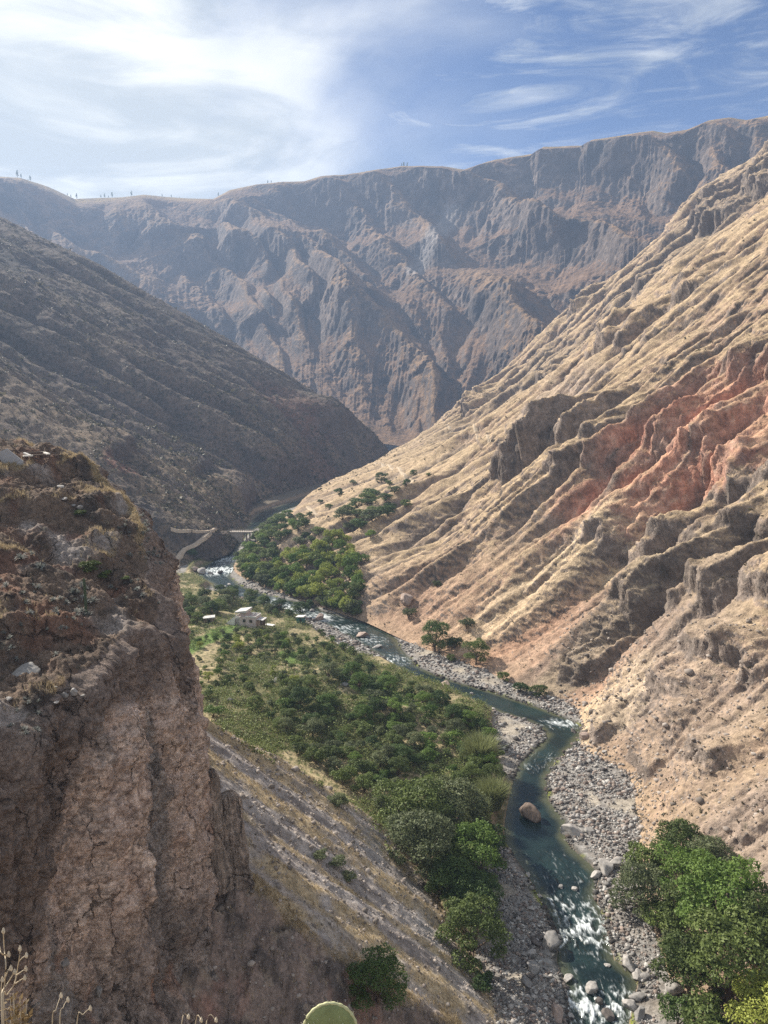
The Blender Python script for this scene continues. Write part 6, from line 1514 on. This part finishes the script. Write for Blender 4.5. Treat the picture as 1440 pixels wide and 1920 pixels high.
def build_viewpoint():
    skin = plain_mat('pad_skin', (.19, .225, .10), .55, .34, 22, .35, .1); rimm = plain_mat('pad_rim_painted_backlight', (.46, .46, .26), .6, .15, 40); spine = plain_mat('spines', (.60, .55, .42), .7, .2, 30)
    t = 2.2; c = Vector(at_depth(619, 1934, t)); r = px_size(c, 50)
    root = empty('prickly_pear', (c.x, c.y, c.z - .30), 0, 'single round green cactus pad rising at the bottom edge in front of the gully', 'cactus')
    def pad(center, rx, rz, yaw, tilt):
        bm = bmesh.new(); bmesh.ops.create_uvsphere(bm, u_segments=48, v_segments=28, radius=1)
        for v in bm.verts:
            th = 1 + .015 * math.sin(v.co.x * 9 + v.co.z * 5); v.co = Vector((v.co.x * rx * th * (1 - .12 * max(0, -v.co.z)), v.co.y * .011 * (1 + .1 * math.sin(v.co.x * 14) * math.sin(v.co.z * 13)), v.co.z * rz))
        me = bpy.data.meshes.new('pad'); bm.to_mesh(me); bm.free(); me.polygons.foreach_set('use_smooth', np.ones(len(me.polygons), bool))
        o = link('pad', me, skin, root); o.location = Vector(center); o.rotation_euler = (tilt, 0, yaw)
        a = np.linspace(0, 2 * math.pi, 90); V, F = tube(np.stack([np.cos(a) * rx * (1 - .12 * np.maximum(0, -np.sin(a))), 0 * a, np.sin(a) * rz], -1), .0042 + .0009 * np.sin(a * 23), 6)
        link('rim', poly_mesh('rim', V, F), rimm, o)  # edge paler than the skin: light from behind put into its colour
        P = []
        for k in range(70):
            q = random.uniform(0, 6.28); s = math.sqrt(random.random()) * .95 if k % 2 else 1.0
            b = np.array([math.cos(q) * rx * s, -.010 * math.sqrt(max(0, 1 - s * s)), math.sin(q) * rz * s]); dirn = np.array([math.cos(q) * (s > .99), -1.0 * (s < .99), math.sin(q) * (s > .99)]) + np.random.default_rng(k).normal(size=3) * .3
            P.append(tube([b, b + dirn * .010], [.0008, .0001], 4))
        v, f = merge(P); link('spines', poly_mesh('spines', v, f), spine, o)
    pad((0, 0, .30), r, r * 1.06, .05, -.15); pad((.02, .03, .30 - r * 1.85), r * .95, r * 1.05, .5, .1)
    dry = plain_mat('dry_stem', (.46, .38, .27), .85, .2, 40); bud = plain_mat('dry_bud', (.58, .50, .38), .85, .25, 60); leafm = leaves('dry')
    def weed(lab, stems, t, r0, buds=True, grp=None):
        b = Vector(at_depth(*stems[0][0], t)); b.z = 82.95
        o = empty('dry_weed', b, 0, lab, 'weed', grp); tub = []
        for k, s in enumerate(stems):
            P = np.array([at_depth(x, y, t + .02 * math.sin(x + k)) for x, y in s]) - np.array(b); 
            if k == 0: P[0] = (0, 0, -.03)
            q = resample(P, 4 * len(P)); rad = np.linspace(r0 if k == 0 else r0 * .7, r0 * .42, len(q)); tub.append(tube(q, rad, 6))
        v, f = merge(tub); link('stem', poly_mesh('stem', v, f), dry, o)
        if buds:
            for s in stems:
                e = np.array(at_depth(*s[-1], t)) - np.array(b); bm = bmesh.new(); bmesh.ops.create_icosphere(bm, subdivisions=2, radius=1)
                for q in bm.verts: q.co = Vector(e) + Vector((q.co.x * .0042, q.co.y * .0042, q.co.z * .008)) * (1 + .3 * math.sin(q.co.x * 7 + q.co.z * 9))
                me = bpy.data.meshes.new('seed_head'); bm.to_mesh(me); bm.free(); link('seed_head', me, bud, o)
        return o
    weed('tall branching dry weed at the left picture edge', [[(2, 2030), (4, 1900), (8, 1850), (11, 1810), (8, 1780), (6, 1745)], [(11, 1830), (16, 1818), (20, 1815)], [(9, 1790), (13, 1792), (16, 1789)], [(10, 1850), (18, 1838), (27, 1822)], [(6, 1790), (1, 1785), (-2, 1779)], [(4, 1900), (2, 1860), (4, 1836)]], 2.0, .0026)
    weed('slanting dry weed stalk with seed heads on three branches beside the tall one', [[(4, 2030), (6, 1890), (14, 1865), (27, 1845), (33, 1815), (37, 1790), (37, 1778)], [(28, 1845), (38, 1838), (46, 1833)], [(31, 1828), (40, 1822), (48, 1816)], [(36, 1802), (42, 1796), (49, 1791)]], 2.05, .0024)
    for lab, s, t in [('left one of two thin dry stalks near the bottom left', [(96, 2030), (98, 1925), (105, 1893), (114, 1866)], 2.1), ('right one of two thin dry stalks with a swollen joint', [(108, 2030), (112, 1925), (119, 1888), (127, 1874)], 2.1), ('slanting dry stalk right of the two thin stalks', [(130, 2030), (144, 1922), (156, 1902), (169, 1890)], 2.1),
                      ('left one of three dry tips at the bottom edge', [(325, 2030), (340, 1925), (353, 1906)], 2.1), ('middle one of three dry tips at the bottom edge', [(350, 2030), (366, 1925), (377, 1912)], 2.1), ('right one of three dry tips at the bottom edge', [(365, 2030), (386, 1924), (405, 1912)], 2.1)]:
        weed(lab, [s], t, .0018, True, 'thin dry stalks at the viewpoint')
    # the leafy dry clump
    rng = np.random.default_rng(9); b = Vector(at_depth(30, 2000, 2.1)); b.z = 82.95
    o = empty('withered_bush', b, 0, 'withered leafy brown clump at the foot of the dry weeds', 'weed')
    tub = []; pos = []
    for k in range(16):
        e = np.array(at_depth(rng.uniform(8, 50), rng.uniform(1858, 1925), 2.1 + rng.uniform(-.06, .06))) - np.array(b); tub.append(tube([(rng.uniform(-.02, .02), rng.uniform(-.02, .02), -.03), e * [.7, .7, .5], e], [.002, .0016, .0008], 5))
        for s in np.linspace(.5, 1, 26): pos.append(e * [.7 + .3 * s, .7 + .3 * s, s] + rng.normal(size=3) * .008)
    v, f = merge(tub); link('stem', poly_mesh('stem', v, f), dry, o)
    pos = np.array(pos); nr = rng.normal(size=pos.shape); nr /= np.linalg.norm(nr, axis=1, keepdims=True); V, F = leaf_quads(pos, nr, .011, rng, .45); link('leaves', mesh_from('leaves', V, F, False), leafm, o)
# ------------------------------------------------------------------ camera, sky, sun, haze
SUN = Vector((-0.665, 0.53, 0.60)).normalized()

def build_light():
    w = bpy.data.worlds.new('World'); scene.world = w; w.use_nodes = True
    nt = w.node_tree; L = nt.links.new; bg = nt.nodes['Background']
    sky = N(nt, 'ShaderNodeTexSky', sky_type='NISHITA'); sky.sun_disc = False
    sky.sun_elevation = math.asin(SUN.z); sky.sun_rotation = math.atan2(SUN.x, SUN.y)
    sky.altitude = 2500; sky.air_density = 1.0; sky.dust_density = 0.4; sky.ozone_density = 1.5
    tc = N(nt, 'ShaderNodeTexCoord'); sep = N(nt, 'ShaderNodeSeparateXYZ'); L(tc.outputs['Generated'], sep.inputs[0])
    def M(op, a, b=None, c=None):
        n = N(nt, 'ShaderNodeMath', operation=op)
        for k, q in enumerate((a, b, c)):
            if q is None: continue
            if isinstance(q, (int, float)): n.inputs[k].default_value = q
            else: L(q, n.inputs[k])
        return n.outputs[0]
    def ramp(x, a, b, lo=0.0, hi=1.0):
        n = N(nt, 'ShaderNodeMapRange', interpolation_type='SMOOTHSTEP'); L(x, n.inputs[0])
        for k, q in enumerate((a, b, lo, hi)): n.inputs[k + 1].default_value = q
        return n.outputs[0]
    az = M('ARCTAN2', sep.outputs['X'], sep.outputs['Y']); el = M('ARCSINE', sep.outputs['Z'])
    cmb = N(nt, 'ShaderNodeCombineXYZ'); L(az, cmb.inputs[0]); L(M('MULTIPLY', el, 1.7), cmb.inputs[1])
    def noise(scale, sx, sy, rot, det, rough=.6, dist=0.0, off=(0, 0, 0)):
        mp = N(nt, 'ShaderNodeMapping'); mp.inputs['Scale'].default_value = (sx, sy, 1); mp.inputs['Rotation'].default_value = (0, 0, rot); mp.inputs['Location'].default_value = off
        L(cmb.outputs[0], mp.inputs['Vector'])
        n = N(nt, 'ShaderNodeTexNoise', in_Scale=scale, in_Detail=det, in_Roughness=rough, in_Distortion=dist); L(mp.outputs[0], n.inputs['Vector'])
        return n.outputs[0]
    soft = noise(2.6, 1, 1.3, .2, 6, .5, .6)
    wisp = noise(4.2, 1, 2.6, .55, 9, .62, 1.6, (3, 1, 0))
    streak = noise(8.0, .8, 3.6, -.5, 9, .68, 2.0, (7, 2, 0))
    # a bank of thin cloud fills the sky on the sun's side and frays out to the right; cirrus beyond
    edge = M('ADD', az, M('MULTIPLY', M('SUBTRACT', soft, .5), .75))
    edge = M('ADD', edge, M('MULTIPLY', el, .35))
    bank = M('MULTIPLY', ramp(edge, .36, -.20), ramp(az, -1.9, -1.2))
    cir = M('MULTIPLY', ramp(wisp, .45, .78), .75)
    cir = M('ADD', cir, M('MULTIPLY', ramp(streak, .50, .80), .32))
    low = M('MULTIPLY', ramp(el, .34, .14), .22)
    cir = M('ADD', cir, low)
    behind = M('MULTIPLY', ramp(M('ABSOLUTE', az), .85, 1.6), M('MULTIPLY_ADD', soft, .6, .40))   # unseen cloud added beside and behind the camera as fill light
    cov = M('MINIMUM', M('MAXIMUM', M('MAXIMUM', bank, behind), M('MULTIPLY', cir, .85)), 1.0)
    shade = ramp(noise(3.2, 1, 2.0, .1, 6, .55, .8, (1.3, .2, 0)), .38, .62)
    cc = N(nt, 'ShaderNodeMix', data_type='RGBA'); L(shade, cc.inputs['Factor'])
    cc.inputs['A'].default_value = (.52, .56, .58, 1); cc.inputs['B'].default_value = (.93, .93, .89, 1)
    sk = N(nt, 'ShaderNodeVectorMath', operation='MULTIPLY'); L(sky.outputs[0], sk.inputs[0]); sk.inputs[1].default_value = (SKY_K * .62, SKY_K * .85, SKY_K * 1.15)
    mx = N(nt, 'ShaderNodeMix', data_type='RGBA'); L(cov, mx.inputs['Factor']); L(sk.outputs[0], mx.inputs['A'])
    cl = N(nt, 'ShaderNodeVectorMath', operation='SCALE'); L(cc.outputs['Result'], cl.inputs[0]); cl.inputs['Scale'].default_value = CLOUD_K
    L(cl.outputs[0], mx.inputs['B'])
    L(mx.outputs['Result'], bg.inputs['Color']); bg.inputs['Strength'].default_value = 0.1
    w.cycles.sampling_method = 'NONE'
    s = bpy.data.lights.new('sun', 'SUN'); s.energy = SUN_E; s.angle = math.radians(.5); s.color = (1, .93, .82)
    so = bpy.data.objects.new('sun', s); COL.objects.link(so); so.rotation_euler = SUN.to_track_quat('Z', 'Y').to_euler()

def build_haze():
    me = bpy.data.meshes.new('haze')
    x0, x1, y0, y1, z0, z1 = -3100, 3100, -2200, 3990, -14, 780
    v = [(x, y, z) for z in (z0, z1) for y in (y0, y1) for x in (x0, x1)]
    me.from_pydata(v, [], [(0, 2, 3, 1), (4, 5, 7, 6), (0, 1, 5, 4), (2, 6, 7, 3), (0, 4, 6, 2), (1, 3, 7, 5)])
    m = bpy.data.materials.new('haze'); m.use_nodes = True; nt = m.node_tree
    nt.nodes.remove(nt.nodes['Principled BSDF'])
    pv = N(nt, 'ShaderNodeVolumePrincipled'); pv.inputs['Color'].default_value = (.48, .66, 1.0, 1); pv.inputs['Density'].default_value = HAZE
    pv.inputs['Anisotropy'].default_value = 0.2
    nt.links.new(pv.outputs[0], nt.nodes['Material Output'].inputs['Volume'])
    link('haze', me, m, kind='stuff')

def build_camera():
    c = bpy.data.cameras.new('camera'); o = bpy.data.objects.new('camera', c); COL.objects.link(o)
    o.location = (0, 0, CAM_Z); o.rotation_euler = (math.pi / 2 - PITCH, 0, 0)
    c.sensor_fit = 'HORIZONTAL'; c.sensor_width = 36; c.lens = 36 * FPX / 1440
    c.clip_start = .1; c.clip_end = 9000
    scene.camera = o
    scene.view_settings.view_transform = 'Standard'; scene.view_settings.look = 'None'; scene.view_settings.gamma = 1; scene.view_settings.exposure = EXPOSURE
    scene.render.resolution_x, scene.render.resolution_y = 768, 1024
    cy = scene.cycles
    cy.use_denoising = DENOISE
    try: cy.denoiser = 'OPENIMAGEDENOISE'; cy.denoising_input_passes = 'RGB_ALBEDO_NORMAL'
    except Exception: pass
    cy.max_bounces = 5; cy.diffuse_bounces = 2; cy.glossy_bounces = 2; cy.transmission_bounces = 2; cy.volume_bounces = 0; cy.transparent_max_bounces = 4
    cy.caustics_reflective = False; cy.caustics_refractive = False
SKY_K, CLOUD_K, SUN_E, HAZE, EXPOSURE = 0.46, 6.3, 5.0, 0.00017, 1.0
DENOISE = False
floor_o = build_floor(); right_s = build_right(); left_s = build_left(); far_s = build_far(); bluff_s = build_bluff()
water_o = build_water(); base_o = build_base(); ledge_o = build_ledge()
bpy.context.view_layer.update()
pinnacle(444, 1646, 97, (436, 1466), 2.0, 1.15, 'narrow free standing rock pinnacle on the scree beside the cliff', 'rock_pinnacle', 3)
pinnacle(404, 1610, 94, (402, 1424), 1.5, .8, 'low rock buttress squeezed between the cliff and the pinnacle', 'rock_buttress', 8)
build_house(); build_bridge(); build_tracks(); build_rim_debris()
build_plants(); build_cover(); build_stones(); build_bluff_plants(); build_viewpoint()
build_light(); build_haze(); build_camera()
